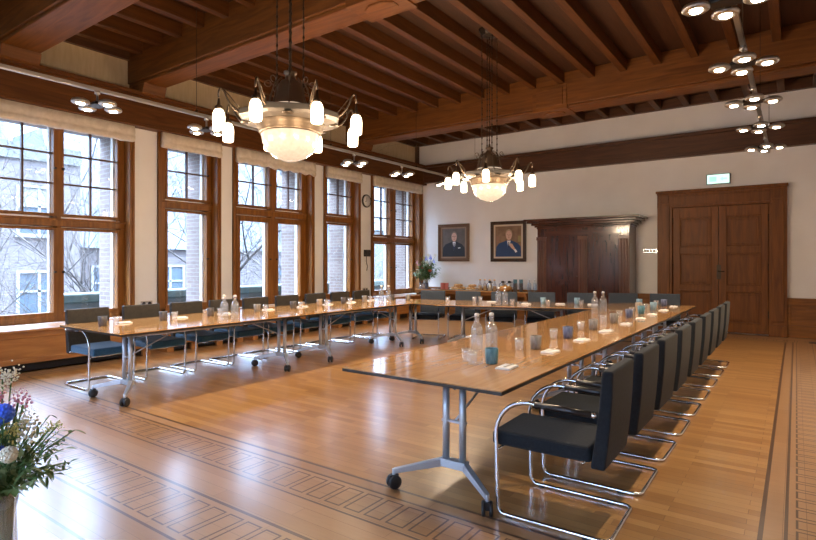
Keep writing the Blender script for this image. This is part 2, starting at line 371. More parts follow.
# ------------------------------------------------------------------ windows
XG = -9.12
def window(n, y0, y1, cols, rows, trans=(2.0, 2.17), door=False):
    w = struct(empty('window_%d' % n, (XW, (y0+y1)/2, .58)))
    ox, oy, oz = XW, (y0+y1)/2, .58
    def L(mb): return mb.xf(Matrix.Translation((-ox, -oy, -oz)))
    ca = MB(); cw = .07                                           # casing round the opening
    ca.box(XW-.20, XW+.03, y0, y0+cw, .58, 3.74).box(XW-.20, XW+.03, y1-cw, y1, .58, 3.74)
    ca.box(XW-.02, XW+.05, y0-.0, y0+.03, .58, 3.74).box(XW-.02, XW+.05, y1-.03, y1, .58, 3.74)
    ca.box(XW-.20, XW+.03, y0+cw, y1-cw, 3.66, 3.74)
    L(ca).build('casing', 'oak_z', w, bevel=.005)
    fr = MB()                                                    # fixed frame
    a, b = y0+cw, y1-cw
    fr.box(XG-.09, XG+.05, a, cols[0][0]-.045, .58, 3.70).box(XG-.09, XG+.05, cols[-1][1]+.045, b, .58, 3.70)
    fr.box(XG-.09, XG+.05, a, b, 3.61, 3.70).box(XG-.09, XG+.05, a, b, .56, .66)
    fr.box(XG-.09, XG+.08, a, b, trans[0]+.02, trans[1]-.03); fr.box(XG, XG+.11, a, b, trans[1]-.06, trans[1]-.03)
    for c0, c1 in zip(cols, cols[1:]): fr.box(XG-.09, XG+.06, c0[1]+.04, c1[0]-.04, .58, 3.66)
    L(fr).build('frame', 'oak_z', w, bevel=.006)
    pw = MB()                                                    # white outer stops
    for p, q in cols:
        pw.box(XG-.16, XG-.09, p-.045, p+.0, .62, 3.64).box(XG-.16, XG-.09, q-.005, q+.045, .62, 3.64)
        pw.box(XG-.16, XG-.09, p-.04, q+.04, trans[0]-.02, trans[1]+.02)
    L(pw).build('outer_stop', 'white', w)
    for p, q in cols:
        for lo, hi, rr in ((.66, trans[0], 1), (trans[1], 3.61, rows)):
            st = .075 if (door and lo < 1) else .035
            sa = MB().box(XG-.03, XG+.06, p-.045, p+st-.035, lo, hi).box(XG-.03, XG+.06, q-st+.035, q+.045, lo, hi)
            zb = lo+.045+(.02 if lo < 1 else 0); zt = hi-.04
            if door and lo < 1: zt = hi-.11
            sa.box(XG-.03, XG+.06, p, q, lo, zb).box(XG-.03, XG+.06, p, q, zt, hi)
            s = L(sa).build('sash', 'oak_z', w, bevel=.005)
            gl = MB().box(XG-.004, XG+.004, p, q, zb-.005, zt+.005)
            L(gl).build('pane', 'pane', s)
            if rr > 1:
                gb = MB(); ym = (p+q)/2
                gb.box(XG-.02, XG+.03, ym-.013, ym+.013, zb, zt)
                for i in range(1, rr): z = zb+(zt-zb)*i/rr; gb.box(XG-.02, XG+.03, p, q, z-.012, z+.012)
                L(gb).build('glazing_bar', 'dark_oak_z', s)
            hy = q+.015 if p == cols[0][0] else p-.015
            hd = MB().lathe([(.016, 0), (.018, .004), (.010, .008), (.010, .02), (.017, .026), (.017, .036), (.006, .04)], 10)
            hd.xf(Matrix.Translation((XG+.06, hy, (lo+hi)/2)) @ Matrix.Rotation(PI/2, 4, 'Y'))
            L(hd).build('window_knob', 'iron', s)
    return w
window(1, *OPEN[1], [(2.73, 3.52), (3.66, 4.46)], 3)
window(2, *OPEN[2], [(5.34, 6.12)], 2, (2.42, 2.60))
window(3, *OPEN[3], [(6.84, 7.62), (7.82, 8.54)], 2, (2.42, 2.60), True)
window(4, *OPEN[4], [(9.37, 10.18)], 2, (2.42, 2.60))
window(5, *OPEN[5], [(11.13, 11.82), (12.07, 12.88)], 3)
window(6, *OPEN[6], [(-.20, .60), (.74, 1.54)], 3)  # unseen window, added to bring in more daylight
for n, (a, b) in ADDED_FRONT.items():
    w_ = window(n, 0, 2.2, [(.14, 1.02), (1.18, 2.06)], 3); w_.location = ((a+b)/2, YF, .58); w_.rotation_euler = (0, 0, PI/2)
    p = light('window_portal', 'AREA', ((a+b)/2, YF-.39, 2.15), 1, (1, 1, 1), None, shape='RECTANGLE', size=2.1, size_y=3.1)
    p.rotation_euler = (PI/2, 0, 0); p.data.cycles.is_portal = True
for n, (a, b) in OPEN.items():                                       # light portals: sky sampling at the window openings
    p = light('window_portal', 'AREA', (-9.30, (a+b)/2, 2.15), 1, (1, 1, 1), None, shape='RECTANGLE', size=3.1, size_y=b-a-.1)
    p.rotation_euler = (0, -PI/2, 0); p.data.cycles.is_portal = True
BL = {1: 'wide cream roman blind gathered above the leftmost big window', 2: 'narrow cream roman blind folded above the single window left of the french windows',
      3: 'sagging wide cream roman blind above the french windows behind the near chandelier', 4: 'narrow cream roman blind folded above the single window left of the clock',
      5: 'wide cream roman blind above the farthest window right of the clock'}
for n, (a, b) in OPEN.items():
    if n == 6: continue
    t = empty('roman_blind', (XW+.09, (a+b)/2, 3.45)); tag(t, BL[n], 'blind', 'roman blinds over the windows')
    hw = (b-a)/2-.04; mb = MB(); N = 24; prof = [(-.055, .26), (-.055, .02), (-.04, -.005), (.02, -.008), (.05, .02), (.045, .075), (.03, .10), (.05, .12), (.04, .18), (.025, .26)]
    vs = []; fs = []
    sag = .06 if n == 3 else .012
    for i in range(N+1):
        y = -hw+2*hw*i/N; dz = sag*math.sin(i*1.9+n)*.4+(-.02 if n == 3 else 0)+random.uniform(-.003, .003)
        for (px, pz) in prof: vs.append((px+(random.uniform(-.003, .003)), y, pz+(dz if pz < .2 else 0)))
    m_ = len(prof)
    for i in range(N):
        for q in range(m_): q2 = (q+1) % m_; fs.append((i*m_+q, (i+1)*m_+q, (i+1)*m_+q2, i*m_+q2))
    fs.append(tuple(range(m_))); fs.append(tuple(reversed(range(N*m_, N*m_+m_))))
    mb.add(vs, fs, True).build('folded_cloth', 'blind', t)
    box('head_rail', 'white', -.05, .02, -hw, hw, .26, .285, t)

# window bench with radiator casings
bench = MB()
def casing_run(y0, y1):
    t = empty('radiator_casing', (-8.6, (y0+y1)/2, 0)); h = (y1-y0)/2
    b = MB().box(-.28, .28, -h, h, .13, .55)
    for fy in (-h, -h*.33-.06, h*.33-.06, h-.12): b.box(-.28, .26, fy, fy+.12, 0, .14)
    b.box(.28, .295, -h, h, .13, .20).box(.28, .295, -h, h, .47, .55)
    n = max(1, round((y1-y0)/1.1))
    for i in range(n+1):
        yy = -h+(2*h-.08)*i/n; b.box(.28, .295, yy, yy+.08, .2, .47)
    b.build('casing_body', 'honey_y', t, bevel=.006)
    MB().box(-.28, .34, -h, h, .55, .585).build('ledge', 'honey_y', t, bevel=.006)
    MB().box(-.28, .20, -h+.02, h-.02, .02, .12).build('toe_gap_shade', 'black', t)  # shade of the open toe gap, put in as a black box
    return t
tag(casing_run(-1.5, 4.62), 'long honey oak radiator casing under the leftmost big window', 'radiator casing', 'radiator casings along the windows')
tag(casing_run(4.90, 6.40), 'short honey oak radiator casing under the single window left of the french windows', 'radiator casing', 'radiator casings along the windows')
tag(casing_run(6.62, 8.72), 'honey oak radiator casing under the french windows', 'radiator casing', 'radiator casings along the windows')
tag(casing_run(8.98, 10.40), 'short honey oak radiator casing under the single window left of the clock', 'radiator casing', 'radiator casings along the windows')
tag(casing_run(10.7, 12.3), 'honey oak radiator casing under the farthest window', 'radiator casing', 'radiator casings along the windows')

# ------------------------------------------------------------------ double door
D = struct(empty('door_1', (-1.32, YB, 0)))
fr = MB()
for s in (-1, 1):
    fr.box(s*1.03-.15, s*1.03+.15, -.12, 0, 0, 3.02)
    fr.box(s*1.03-.10, s*1.03+.10, -.15, -.12, .30, 2.72); fr.box(s*1.03-.155, s*1.03+.155, -.15, -.12, 0, .22)
    fr.box(s*1.03-.08, s*1.03+.08, -.16, -.12, 2.76, 2.93)
    fr.box(s*.90-.03, s*.90+.03, -.05, .1, 0, 2.66)
fr.box(-1.18, 1.18, -.14, 0, 2.66, 3.0); fr.box(-1.20, 1.20, -.20, 0, 2.98, 3.03); fr.box(-1.18, 1.18, -.16, 0, 2.94, 2.98); fr.box(-.9, .9, -.16, -.13, 2.70, 2.90)
fr.build('door_frame', 'door', D, bevel=.008)
for s in (-1, 1):
    lf = MB(); x0, x1 = (-.87, -.005) if s < 0 else (.005, .87)
    y = -.045
    lf.box(x0, x1, y+.012, y+.04, .02, 2.655)
    for q in ((x0, x0+.13), (x1-.13, x1)): lf.box(q[0], q[1], y-.025, y+.012, .02, 2.655)
    for z0, z1 in ((.02, .22), (.87, .99), (1.66, 1.81), (2.43, 2.655)): lf.box(x0+.13, x1-.13, y-.025, y+.012, z0, z1)
    leaf = lf.build('door_leaf', 'door', D, bevel=.006)
    for z0, z1 in ((.22, .87), (.99, 1.66), (1.81, 2.43)):
        a, b = x0+.13, x1-.13
        pn = MB().box(a+.03, b-.03, y-.002, y+.012, z0+.035, z1-.035).box(a+.075, b-.075, y-.012, y-.002, z0+.07, z1-.07); pn.build('door_panel', 'door', leaf, bevel=.006)
        ml = MB()
        for q in ((a-.012, a+.018, z0-.012, z1+.012), (b-.018, b+.012, z0-.012, z1+.012), (a, b, z0-.012, z0+.018), (a, b, z1-.018, z1+.012)): ml.box(q[0], q[1], y-.038, y-.0, q[2], q[3])
        ml.build('panel_moulding', 'door', leaf, bevel=.008)
    for hz in (.35, 1.3, 2.3):
        xx = x0-.005 if s < 0 else x1+.005
        MB().lathe([(.012, 0), (.012, .14)], 8, (xx, y-.03, hz)).build('hinge', 'iron', leaf)
h = MB().box(-.035, .045, -.078, -.07, 1.12, 1.42).tube([(.0, -.078, 1.28), (.0, -.12, 1.28), (.11, -.125, 1.28)], .01, 8)
h.build('door_handle', 'iron', D)

# exit sign and switches
t = empty('exit_sign', (-1.33, YB-.03, 3.13)); tag(t, 'glowing pale green exit sign over the double door', 'exit sign')
MB().box(-.22, .22, -.03, .03, -.01, .0).box(-.22, .22, -.03, .03, .19, .20).box(-.22, -.205, -.03, .03, 0, .19).box(.205, .22, -.03, .03, 0, .19).build('frame', 'black', t)
MB().box(-.205, .205, -.025, .025, 0, .19).build('panel', 'exitpanel', t)
pg = MB().box(-.16, -.03, -.028, -.0255, .045, .145)
pg.prism([(.06, 0), (.06, .06), (.02, 0)], 0, .002)
pg.v = pg.v[:8]; pg.f = pg.f[:6]; pg.m = pg.m[:6]; pg.sm = pg.sm[:6]
pg.add([(.03, -.028, .095), (.09, -.028, .14), (.09, -.028, .05), (.03, -.0255, .095), (.09, -.0255, .14), (.09, -.0255, .05)], [(0, 1, 2), (3, 5, 4), (0, 3, 4, 1), (1, 4, 5, 2), (2, 5, 3, 0)])
pg.box(.09, .16, -.028, -.0255, .08, .11)
pg.build('pictogram', 'exitgreen', t)
t = empty('switch_plate', (-2.66, YB, 1.73)); tag(t, 'chrome switch strip with white buttons between wardrobe and door', 'light switch')
MB().box(-.16, .14, -.015, 0, -.045, .045).build('plate', 'chrome', t, bevel=.004)
for i in range(4): box('switch_button', 'white', -.14+i*.062, -.09+i*.062, -.022, -.014, -.03, .03, t)

# ------------------------------------------------------------------ lamps: rails with clusters
def spot_cluster(x, y, z, label, grp, power):
    t = empty('spotlight_cluster', (x, y, z)); tag(t, label, 'spotlight', grp)
    MB().lathe([(.012, 0), (.012, .12), (.03, .125), (.03, .16)], 10, (0, 0, 0)).build('stem', 'nickel', t)
    MB().box(-.10, .10, -.07, .07, -.015, .02).box(-.15, .15, -.02, .02, -.008, .012).box(-.02, .02, -.15, .15, -.008, .012).build('hub', 'black', t, bevel=.01)
    for i in range(4):
        a = i*PI/2+.12; cx, cy = .19*math.cos(a), .19*math.sin(a)
        p = MB().lathe([(.04, -.022), (.062, -.03), (.075, -.032), (.092, -.02), (.094, -.008), (.084, .012), (.05, .028), (.02, .034)], 20, (cx, cy, 0)).build('lamp_head', 'nickel', t)
        MB().lathe([(.038, -.036), (.042, -.030)], 16, (cx, cy, 0)).build('lens', 'spotlens', p)
    l = light('spot_light', 'SPOT', (0, 0, -.06), power, (1, .78, .52), t, spot_size=math.radians(95), spot_blend=.7, shadow_soft_size=.05)
    return t
def rail(x, z, y0, y1, ys, label, wlabel):
    t = empty('lighting_rail', (x, (y0+y1)/2, z)); tag(t, label, 'lighting rail', 'suspended lighting rails'); h = (y1-y0)/2
    MB().box(-.022, .022, -h, h, 0, .035).box(-.012, .012, -h, h, -.008, 0).build('rail_bar', 'nickel', t)
    n = 5
    for i in range(n):
        yy = -h+.25+(2*h-.5)*i/(n-1)+.2
        if yy > h: yy = h-.1
        mb = MB().tube([(0, yy, .03), (0, yy, ZC-z-.0)], .004, 5).lathe([(.02, 0), (.02, .04)], 8, (0, yy, .03))
        mb.build('suspension_wire', 'iron', t)
    return t
# left rail over the window side table
rail(-6.45, 3.42, 1.2, 11.9, 0, 'long metal lighting rail hanging over the window side tables', '')
LN = ['leftmost spotlight cluster on the window side rail', 'spotlight cluster on the window side rail left of the near chandelier', 'spotlight cluster on the window side rail hidden behind the near chandelier',
      'spotlight cluster on the window side rail right of the near chandelier', 'spotlight cluster on the window side rail above the wall clock', 'farthest spotlight cluster on the window side rail']
for i, y in enumerate((2.95, 4.35, 5.85, 7.35, 8.8, 10.5)): spot_cluster(-6.45, y, 3.26, LN[i], 'spotlights on the window side rail', SPOT_W)
rail(-.4, 3.48, -.6, 11.9, 0, 'long metal lighting rail hanging over the right hand chairs', '')
RN = ['nearest spotlight cluster on the right hand rail, cut by the top edge', 'second spotlight cluster from the camera on the right hand rail', 'middle spotlight cluster on the right hand rail against the far beam',
      'spotlight cluster on the right hand rail, last but one before the back wall', 'farthest and smallest spotlight cluster on the right hand rail']
for i, y in enumerate((4.42, 5.9, 7.35, 8.8, 10.4)): spot_cluster(-.4, y, 3.32, RN[i], 'spotlights on the right hand rail', SPOT_W)

# ------------------------------------------------------------------ chandeliers
def make_chandelier():
    t = empty('chandelier', (-3.80, 3.44, 2.41))
    MB().lathe([(.02, .0), (.06, .004), (.14, .035), (.21, .09), (.25, .16), (.262, .23), (.258, .26)], 40).build('glass_bowl', 'bowl', t)
    MB().lathe([(.27, .245), (.285, .26), (.27, .28), (.30, .295), (.285, .315), (.33, .33), (.31, .345), (.24, .35)], 40).build('bowl_ring', 'brass', t)
    mb = MB(); o = PI/8
    mb.lathe([(.34, .335), (.40, .345), (.43, .35), (.46, .37), (.475, .37), (.475, .415), (.455, .425), (.30, .43)], 8, rot=o, smooth=False)
    mb.build('octagonal_ring', 'pewter', t)
    dsc = MB()
    for i in range(8):
        a = i*PI/4+.0; MB().lathe([(.045, -.006), (.05, 0), (.03, .012)], 16, (.40*math.cos(a), .40*math.sin(a), .345)).build('rosette', 'iron', t)
    MB().lathe([(.22, .43), (.225, .46), (.19, .48), (.19, .50)], 32).build('lit_collar', 'bowl', t)
    bell = MB().lathe([(.235, .425), (.225, .45), (.205, .475), (.175, .50), (.145, .56), (.125, .64), (.11, .70), (.085, .735), (.05, .75), (.045, .80), (.06, .81), (.06, .825), (.02, .84), (.012, .88)], 28)
    bell.build('bell', 'bell', t)
    rb = MB()
    for i in range(8):
        a = i*PI/4; c, s = math.cos(a), math.sin(a)
        rb.tube([(r*c, r*s, z) for r, z in ((.27, .43), (.235, .47), (.20, .50), (.185, .56), (.165, .64), (.14, .71), (.10, .75))], .008, 6)
        rb.tube([((.20+.03*math.cos(q))*c, (.20+.03*math.cos(q))*s, .71+.03*math.sin(q)) for q in [k*PI/5 for k in range(10)]], .005, 5, closed=True)
    rb.build('bell_scroll', 'bell', t)
    for i in range(8):
        a = i*PI/4+PI/8; c, s = math.cos(a), math.sin(a)
        pts = [(.46, .385), (.50, .40), (.54, .44), (.57, .49), (.595, .55), (.62, .575), (.63, .57), (.64, .545), (.64, .49)]
        ar = MB().tube([(r*c, r*s, z) for r, z in pts], .009, 8)
        ar.tube([(r*c, r*s, z) for r, z in ((.45, .41), (.50, .46), (.55, .52), (.60, .565))], .005, 6)
        ar.lathe([(.012, 0), (.03, .0), (.034, .03), (.015, .045), (.008, .1)], 12, (.64*c, .64*s, .38))
        arm = ar.build('lamp_arm', 'brass', t)
        MB().lathe([(.035, .21), (.046, .215), (.05, .23), (.052, .32), (.048, .355), (.036, .38), (.03, .385)], 20, (.64*c, .64*s, 0)).build('lamp_shade', 'shade', arm)
        light('shade_light', 'POINT', (.64*c, .64*s, .06), LAMP_W, (1, .75, .50), arm, shadow_soft_size=.05)
    top = ZC-2.41
    for i, (dx, dy) in enumerate(((.12, 0), (0, .12), (-.12, 0), (0, -.12), (0, 0))):
        a = PI/4; px, py = dx*math.cos(a)-dy*math.sin(a), dx*math.sin(a)+dy*math.cos(a)
        zb = .70 if i < 4 else .85
        mb = MB(); z = zb; k_ = 0
        mb.tube([(px, py, zb), (px, py, top-.06)], .006, 5)
        while z < top-.1:
            mb.sphere((px, py, z), .012, 6, 4, (1, 1, 1.6)); z += .09
        mb.build('chain', 'iron', t)
    MB().lathe([(.05, -.12), (.12, -.10), (.15, -.05), (.17, -.02), (.17, 0)], 8, (0, 0, top), smooth=False).build('ceiling_canopy', 'iron', t)
    return t
ch = make_chandelier()
ch2 = copy_tree(ch); ch2.location = (-3.83, 7.5, 2.41)
tag(ch, 'large near bronze chandelier with a frosted bowl and eight glowing shades', 'chandelier', 'pair of chandeliers')
tag(ch2, 'farther bronze chandelier hanging before the back wall beam, full chains in view', 'chandelier', 'pair of chandeliers')

# ------------------------------------------------------------------ tables
def make_leg():
    """T leg with twin columns, local origin on the floor at the columns; castors reach -Y"""
    col = MB()
    for s in (-1, 1): col.lathe([(.023, .19), (.023, .70)], 16, (s*.062, 0, 0))
    return col
def table(poly, label, legs, axis, grp):
    cx = sum(p[0] for p in poly)/len(poly); cy = sum(p[1] for p in poly)/len(poly)
    t = empty('folding_table', (cx, cy, 0)); tag(t, label, 'table', grp)
    P = [(p[0]-cx, p[1]-cy) for p in poly]
    MB().prism(P, .732, .74).build('tabletop', 'top_'+axis, t, bevel=.001)
    MB().prism([(x*.998, y*.998) for x, y in P], .712, .732).build('tabletop_edge', 'edge', t)
    for (lx, ly, rz) in legs:
        mtx = Matrix.Translation((lx-cx, ly-cy, 0)) @ Matrix.Rotation(rz, 4, 'Z')
        c = MB()
        for s in (-1, 1): c.lathe([(.023, .19), (.023, .705)], 14, (s*.062, 0, 0))
        c.box(-.10, .10, -.03, .03, .705, .714)
        c.box(-.09, .09, -.012, .012, .44, .455)
        leg = c.xf(mtx).build('leg', 'alu', t)
        f = MB()
        f.box(-.095, .095, -.035, .03, .15, .20)
        for s in (-1, 1):
            a = Vector((s*.08, -.005, .175)); b = Vector((s*.34, -.20, .115))
            d = (b-a).normalized(); w = Vector((-d.y, d.x, 0)).normalized()*.022; h0, h1 = Vector((0, 0, .026)), Vector((0, 0, .016))
            f.add([a-w-h0, a+w-h0, b+w*.7-h1, b-w*.7-h1, a-w+h0, a+w+h0, b+w*.7+h1, b-w*.7+h1],
                  [(0, 3, 2, 1), (4, 5, 6, 7), (0, 1, 5, 4), (1, 2, 6, 5), (2, 3, 7, 6), (3, 0, 4, 7)])
            f.lathe([(.012, .08), (.012, .13)], 8, (b.x, b.y, 0))
        f.xf(mtx).build('foot_bracket', 'alu', leg, bevel=.003)
        for s in (-1, 1):
            w_ = MB()
            for q in (-1, 1):
                st = len(w_.v); w_.lathe([(.012, -.011), (.040, -.011), (.045, -.005), (.045, .005), (.040, .011), (.012, .011)], 18)
                w_.xf(Matrix.Translation((q*.022, 0, 0)) @ Matrix.Rotation(PI/2, 4, 'Y'), st)
            st = len(w_.v); w_.box(-.012, .012, -.03, .03, .0, .045)
            w_.xf(Matrix.Translation((s*.34, -.20, .046)) @ Matrix.Rotation(.5*s, 4, 'Z'))
            w_.xf(mtx).build('castor', 'black', leg)
    # stretcher tube and folding struts under the top
    if len(legs) == 2:
        (ax, ay, ra), (bx, by, rb) = legs
        A = Vector((ax-cx, ay-cy, .665)); B = Vector((bx-cx, by-cy, .665))
        MB().tube([A, B], .014, 10).build('stretcher', 'alu', t)
        d = (B-A).normalized()
        for q, e in ((A, 1), (B, -1)):
            MB().tube([q+Vector((0, 0, -.22)), q+d*e*.62+Vector((0, 0, .035))], .008, 8).build('folding_strut', 'alu', t)
    return t
G = 'folding tables set in a horseshoe'
TR = [(2.83, 5.62, 3.03, 5.40, 'nearest right hand table, its bare front corner facing the camera'), (5.62, 8.42, 6.20, 8.05, 'middle table of the right hand row beside the black chairs'), (8.42, 10.24, 8.78, 9.60, 'farthest table of the right hand row near the wardrobe')]
for a, b, l0, l1, lab in TR:
    table([(-2.60, a+.002), (-1.37, a+.002), (-1.37, b-.002), (-2.60, b-.002)], 'glossy light wood conference table, '+lab, [(-1.80, l0, 0), (-1.80, l1, 0)], 'y', G)
TL = [(2.79, 5.47, 3.02, 5.20, 'nearest of the row along the windows'), (5.47, 8.00, 6.03, 7.80, 'second of the row along the windows')]
for a, b, l0, l1, lab in TL:
    table([(-7.03, a+.002), (-5.62, a+.002), (-5.62, b-.002), (-7.03, b-.002)], 'glossy light wood conference table, '+lab, [(-5.92, l0, 0), (-5.92, l1, 0)], 'y', G)
RA = math.radians(19.4)
table([(-7.03, 8.004), (-5.62, 8.004), (-5.02, 7.87), (-5.43, 9.02), (-6.2, 8.84), (-7.03, 8.62)], 'small wedge shaped corner table joining the window row and the far row', [(-5.83, 8.30, 0)], 'x', G)
table([(-5.012, 7.87), (-2.605, 8.71), (-2.605, 10.05), (-5.422, 9.03)], 'slanted conference table at the far end of the horseshoe before the sideboard', [(-4.78, 8.35, RA+PI/2+PI), (-3.20, 8.90, RA+PI/2)], 'x', G)

# ------------------------------------------------------------------ cantilever chairs
def rbox(x0, x1, y0, y1, z0, z1): return MB().box(x0, x1, y0, y1, z0, z1)
def make_chair(seatm, backm, rearm):
    t = empty('cantilever_armchair')
    w = .26; R = .0125
    side = [(-.22, .672), (.06, .672)]+[(.06+.0, .672)]
    side = [(-.235, .668), (.05, .675)]
    c = arc(.10, .475, .205, PI/2, .12, 7)                        # (y,z) sweep of the arm into the front leg
    side += [(y, z) for y, z in c]
    side += [(.30, .30), (.295, .12), (.293, .06)]
    side += arc(.253, .0525, .04, -.1, -PI/2, 4)
    path = [(-w, y, z) for y, z in side]+[(-w, -.29, R)]
    for q in arc(0, 0, .05, 0, PI/2, 3): pass
    path += [(-w+.05*(1-math.cos(a)), -.29-.05*math.sin(a), R) for a in (.4, .8, 1.2, PI/2)]
    full = path+[(-x, y, z) for x, y, z in reversed(path)]
    MB().tube(full, R, 8).build('chrome_frame', 'chrome', t)
    st = rbox(-.235, .235, -.235, .345, .395, .482)
    for q in ((.288, .385), (-.20, .40)): MB().tube([(-w, *q), (w, *q)], .008, 6).build('seat_support', 'chrome', t)
    s = st.build('seat', seatm, t, bevel=.022, seg=3)
    bk = MB(); n = 8; vs = []; fs = []
    for i in range(n+1):                                          # upholstered back, gently curved and leaning
        u = i/n; z = .375+.53*u; yb = -.235-.06*u-.008*math.sin(u*PI)
        th = .078-.018*u
        for x, dy in ((-.25, 0), (.25, 0)): vs.append((x, yb, z))
        for x in (.25, -.25): vs.append((x, yb-th, z))
    for i in range(n):
        a = i*4
        for k_ in range(4): fs.append((a+k_, a+(k_+1) % 4, a+4+(k_+1) % 4, a+4+k_))
    fs += [(3, 2, 1, 0), (n*4, n*4+1, n*4+2, n*4+3)]
    bk.add(vs, fs, False)
    for i in range(n):
        for k_ in range(4): bk.m[i*4+k_] = 0
        bk.m[i*4+2] = 1
    bk.build('backrest', [backm, rearm], t, bevel=.014, seg=3)
    for s_ in (-1, 1):
        MB().tube([(s_*w, -.245, .668), (s_*w, -.10, .672), (s_*w, .065, .675)], .0185, 10).build('armrest', 'blackrub', t)
        MB().lathe([(.016, 0), (.016, .012), (.008, .02)], 10).xf(Matrix.Translation((s_*.262, -.262, .668)) @ Matrix.Rotation(s_*PI/2, 4, 'Y')).build('arm_bolt', 'chrome', t)
        for fy in (.22, -.22): MB().box(s_*w-.012, s_*w+.012, fy-.02, fy+.02, 0, .01).build('glide', 'black', t)
    return t
ORD = ['nearest', 'second', 'third', 'fourth', 'fifth', 'sixth', 'seventh', 'eighth', 'last']
def setc(c, x, y, rz): c.location = (x, y, 0); c.rotation_euler = (0, 0, rz)
proto = make_chair('fab_dark', 'fab_dark', 'fab_dark')
for i in range(9):
    c = proto if i == 0 else copy_tree(proto)
    setc(c, -1.135, 3.16+.722*i, PI/2+(.02 if i == 0 else random.uniform(-.015, .015)))
    tag(c, 'black upholstered armchair, %s from the camera in the right hand row' % ORD[i], 'chair', 'black armchairs along the right hand tables')
proto = make_chair('fab_petrol', 'leather', 'fab_petrol')
YL = [3.17, 3.85, 4.52, 5.14, 5.75, 6.42, 7.11, 7.76, 8.40]
for i in range(9):
    c = proto if i == 0 else copy_tree(proto)
    setc(c, -6.86, YL[i], -PI/2+random.uniform(-.02, .02))
    tag(c, 'teal seated armchair with dark back, %s from the camera along the windows' % ORD[i], 'chair', 'teal seated armchairs along the windows')
proto = make_chair('fab_dark', 'fab_slate', 'fab_dark')
FN = ['leftmost', 'second from left', 'third from left', 'middle', 'third from right', 'second from right', 'rightmost']
for i in range(7):
    c = proto if i == 0 else copy_tree(proto)
    bx, by = -5.92+.668*i, 9.10+.235*i+(.12 if i > 4 else 0)
    setc(c, bx+math.sin(RA)*.26, by-math.cos(RA)*.26, PI+RA+random.uniform(-.02, .02))
    tag(c, 'slate grey backed armchair behind the far table, %s of the seven' % FN[i], 'chair', 'slate armchairs behind the far table')

# ------------------------------------------------------------------ tableware
def speck(name, a, b): return noisy(mat(name, a, .45), a, b, (1, 1, .35), 45, 4, 0, .35, .65)
M['mug_grey'] = speck('grey_stoneware', (.16, .15, .14), (.30, .28, .26)); M['mug_dark'] = speck('dark_stoneware', (.05, .05, .06), (.12, .11, .11))
M['mug_blue'] = speck('blue_stoneware', (.06, .08, .17), (.14, .17, .28)); M['mug_teal'] = speck('teal_stoneware', (.05, .16, .22), (.12, .28, .36))
M['mug_sky'] = speck('sky_blue_stoneware', (.14, .28, .42), (.28, .42, .52)); M['mug_sand'] = speck('sand_stoneware', (.32, .25, .19), (.46, .38, .30))
M['coffee'] = mat('dark_mug_inside', (.03, .02, .015), .2)
def make_mug(mk):
    t = empty('mug')
    MB().lathe([(.038, 0), (.043, .004), (.0475, .06), (.049, .112), (.047, .113), (.045, .108), (.042, .02), (.01, .012)], 22, cap=False).build('mug_body', mk, t)
    MB().lathe([(.0, .0), (.038, .0)], 22, cap=False).build('mug_base', mk, t)
    return t
def make_tumbler():
    t = empty('tumbler')
    MB().lathe([(.0, .001), (.028, .001), (.030, .004), (.032, .03), (.036, .06), (.041, .098), (.039, .098), (.034, .06), (.030, .03), (.028, .012), (.0, .010)], 12, cap=False).build('glass_wall', 'glass', t)
    return t
def make_napkin():
    t = empty('folded_napkin')
    MB().box(-.055, .055, -.085, .085, 0, .006).box(-.052, .05, -.08, .083, .006, .013).build('folds', 'paper', t, bevel=.003)
    MB().tube([(.0, -.07, .018), (.012, .075, .018)], .004, 6).build('pen', 'white', t)
    return t
def make_bottle():
    t = empty('water_bottle')
    MB().lathe([(.0, .001), (.046, .001), (.050, .006), (.050, .17), (.047, .195), (.034, .218), (.021, .232), (.018, .245), (.018, .275), (.022, .28), (.022, .292), (.018, .292)], 20, cap=False).build('bottle_glass', 'glass', t)
    MB().lathe([(.043, .006), (.0465, .01), (.0465, .168), (.043, .19), (.030, .214)], 18).build('water', 'water', t)
    MB().lathe([(.014, .285), (.020, .292), (.020, .305), (.013, .312)], 14).build('stopper', 'white', t)
    for a in range(3):
        pass
    MB().lathe([(.0505, .06), (.0505, .12)], 20, cap=False).build('etched_band', 'pane', t)
    return t
MUG = {k: None for k in ('grey', 'dark', 'blue', 'teal', 'sky', 'sand')}
NM = {'grey': 'speckled grey', 'dark': 'dark grey', 'blue': 'violet blue', 'teal': 'teal', 'sky': 'sky blue', 'sand': 'sandy brown'}
ZT = .741
def mug(k, x, y, lab, grp, z=ZT):
    if MUG[k] is None: MUG[k] = make_mug('mug_'+k); o = MUG[k]
    else: o = copy_tree(MUG[k])
    o.location = (x, y, z); tag(o, (NM[k]+' stoneware mug '+lab).replace(' ,', ','), 'mug', grp); return o
PR = {}
def put(key, fn, x, y, lab, cat, grp, z=ZT, rz=0):
    if key not in PR: PR[key] = fn(); o = PR[key]
    else: o = copy_tree(PR[key])
    o.location = (x, y, z); o.rotation_euler = (0, 0, rz); tag(o, lab, cat, grp); return o
RK = ['teal', 'grey', 'blue', 'grey', 'grey', 'blue', 'teal', 'sky', 'blue']
RY = [3.52, 4.34, 5.14, 5.95, 6.78, 7.52, 8.20, 9.02, 9.85]
for i in range(9):
    p = '%s from the camera on the right hand tables' % ORD[i]; RT = ' from the camera'
    mug(RK[i], -1.80, RY[i]+.04, ', '+p, 'mugs on the right hand tables')
    put('tumbler', make_tumbler, -1.90, RY[i]-.07, 'clear tumbler beside a mug, '+p, 'glass', 'tumblers on the right hand tables')
    put('napkin', make_napkin, -1.64, RY[i]-.04, 'white folded napkin with pen, '+p, 'napkin', 'napkins on the right hand tables', rz=random.uniform(-.1, .1))
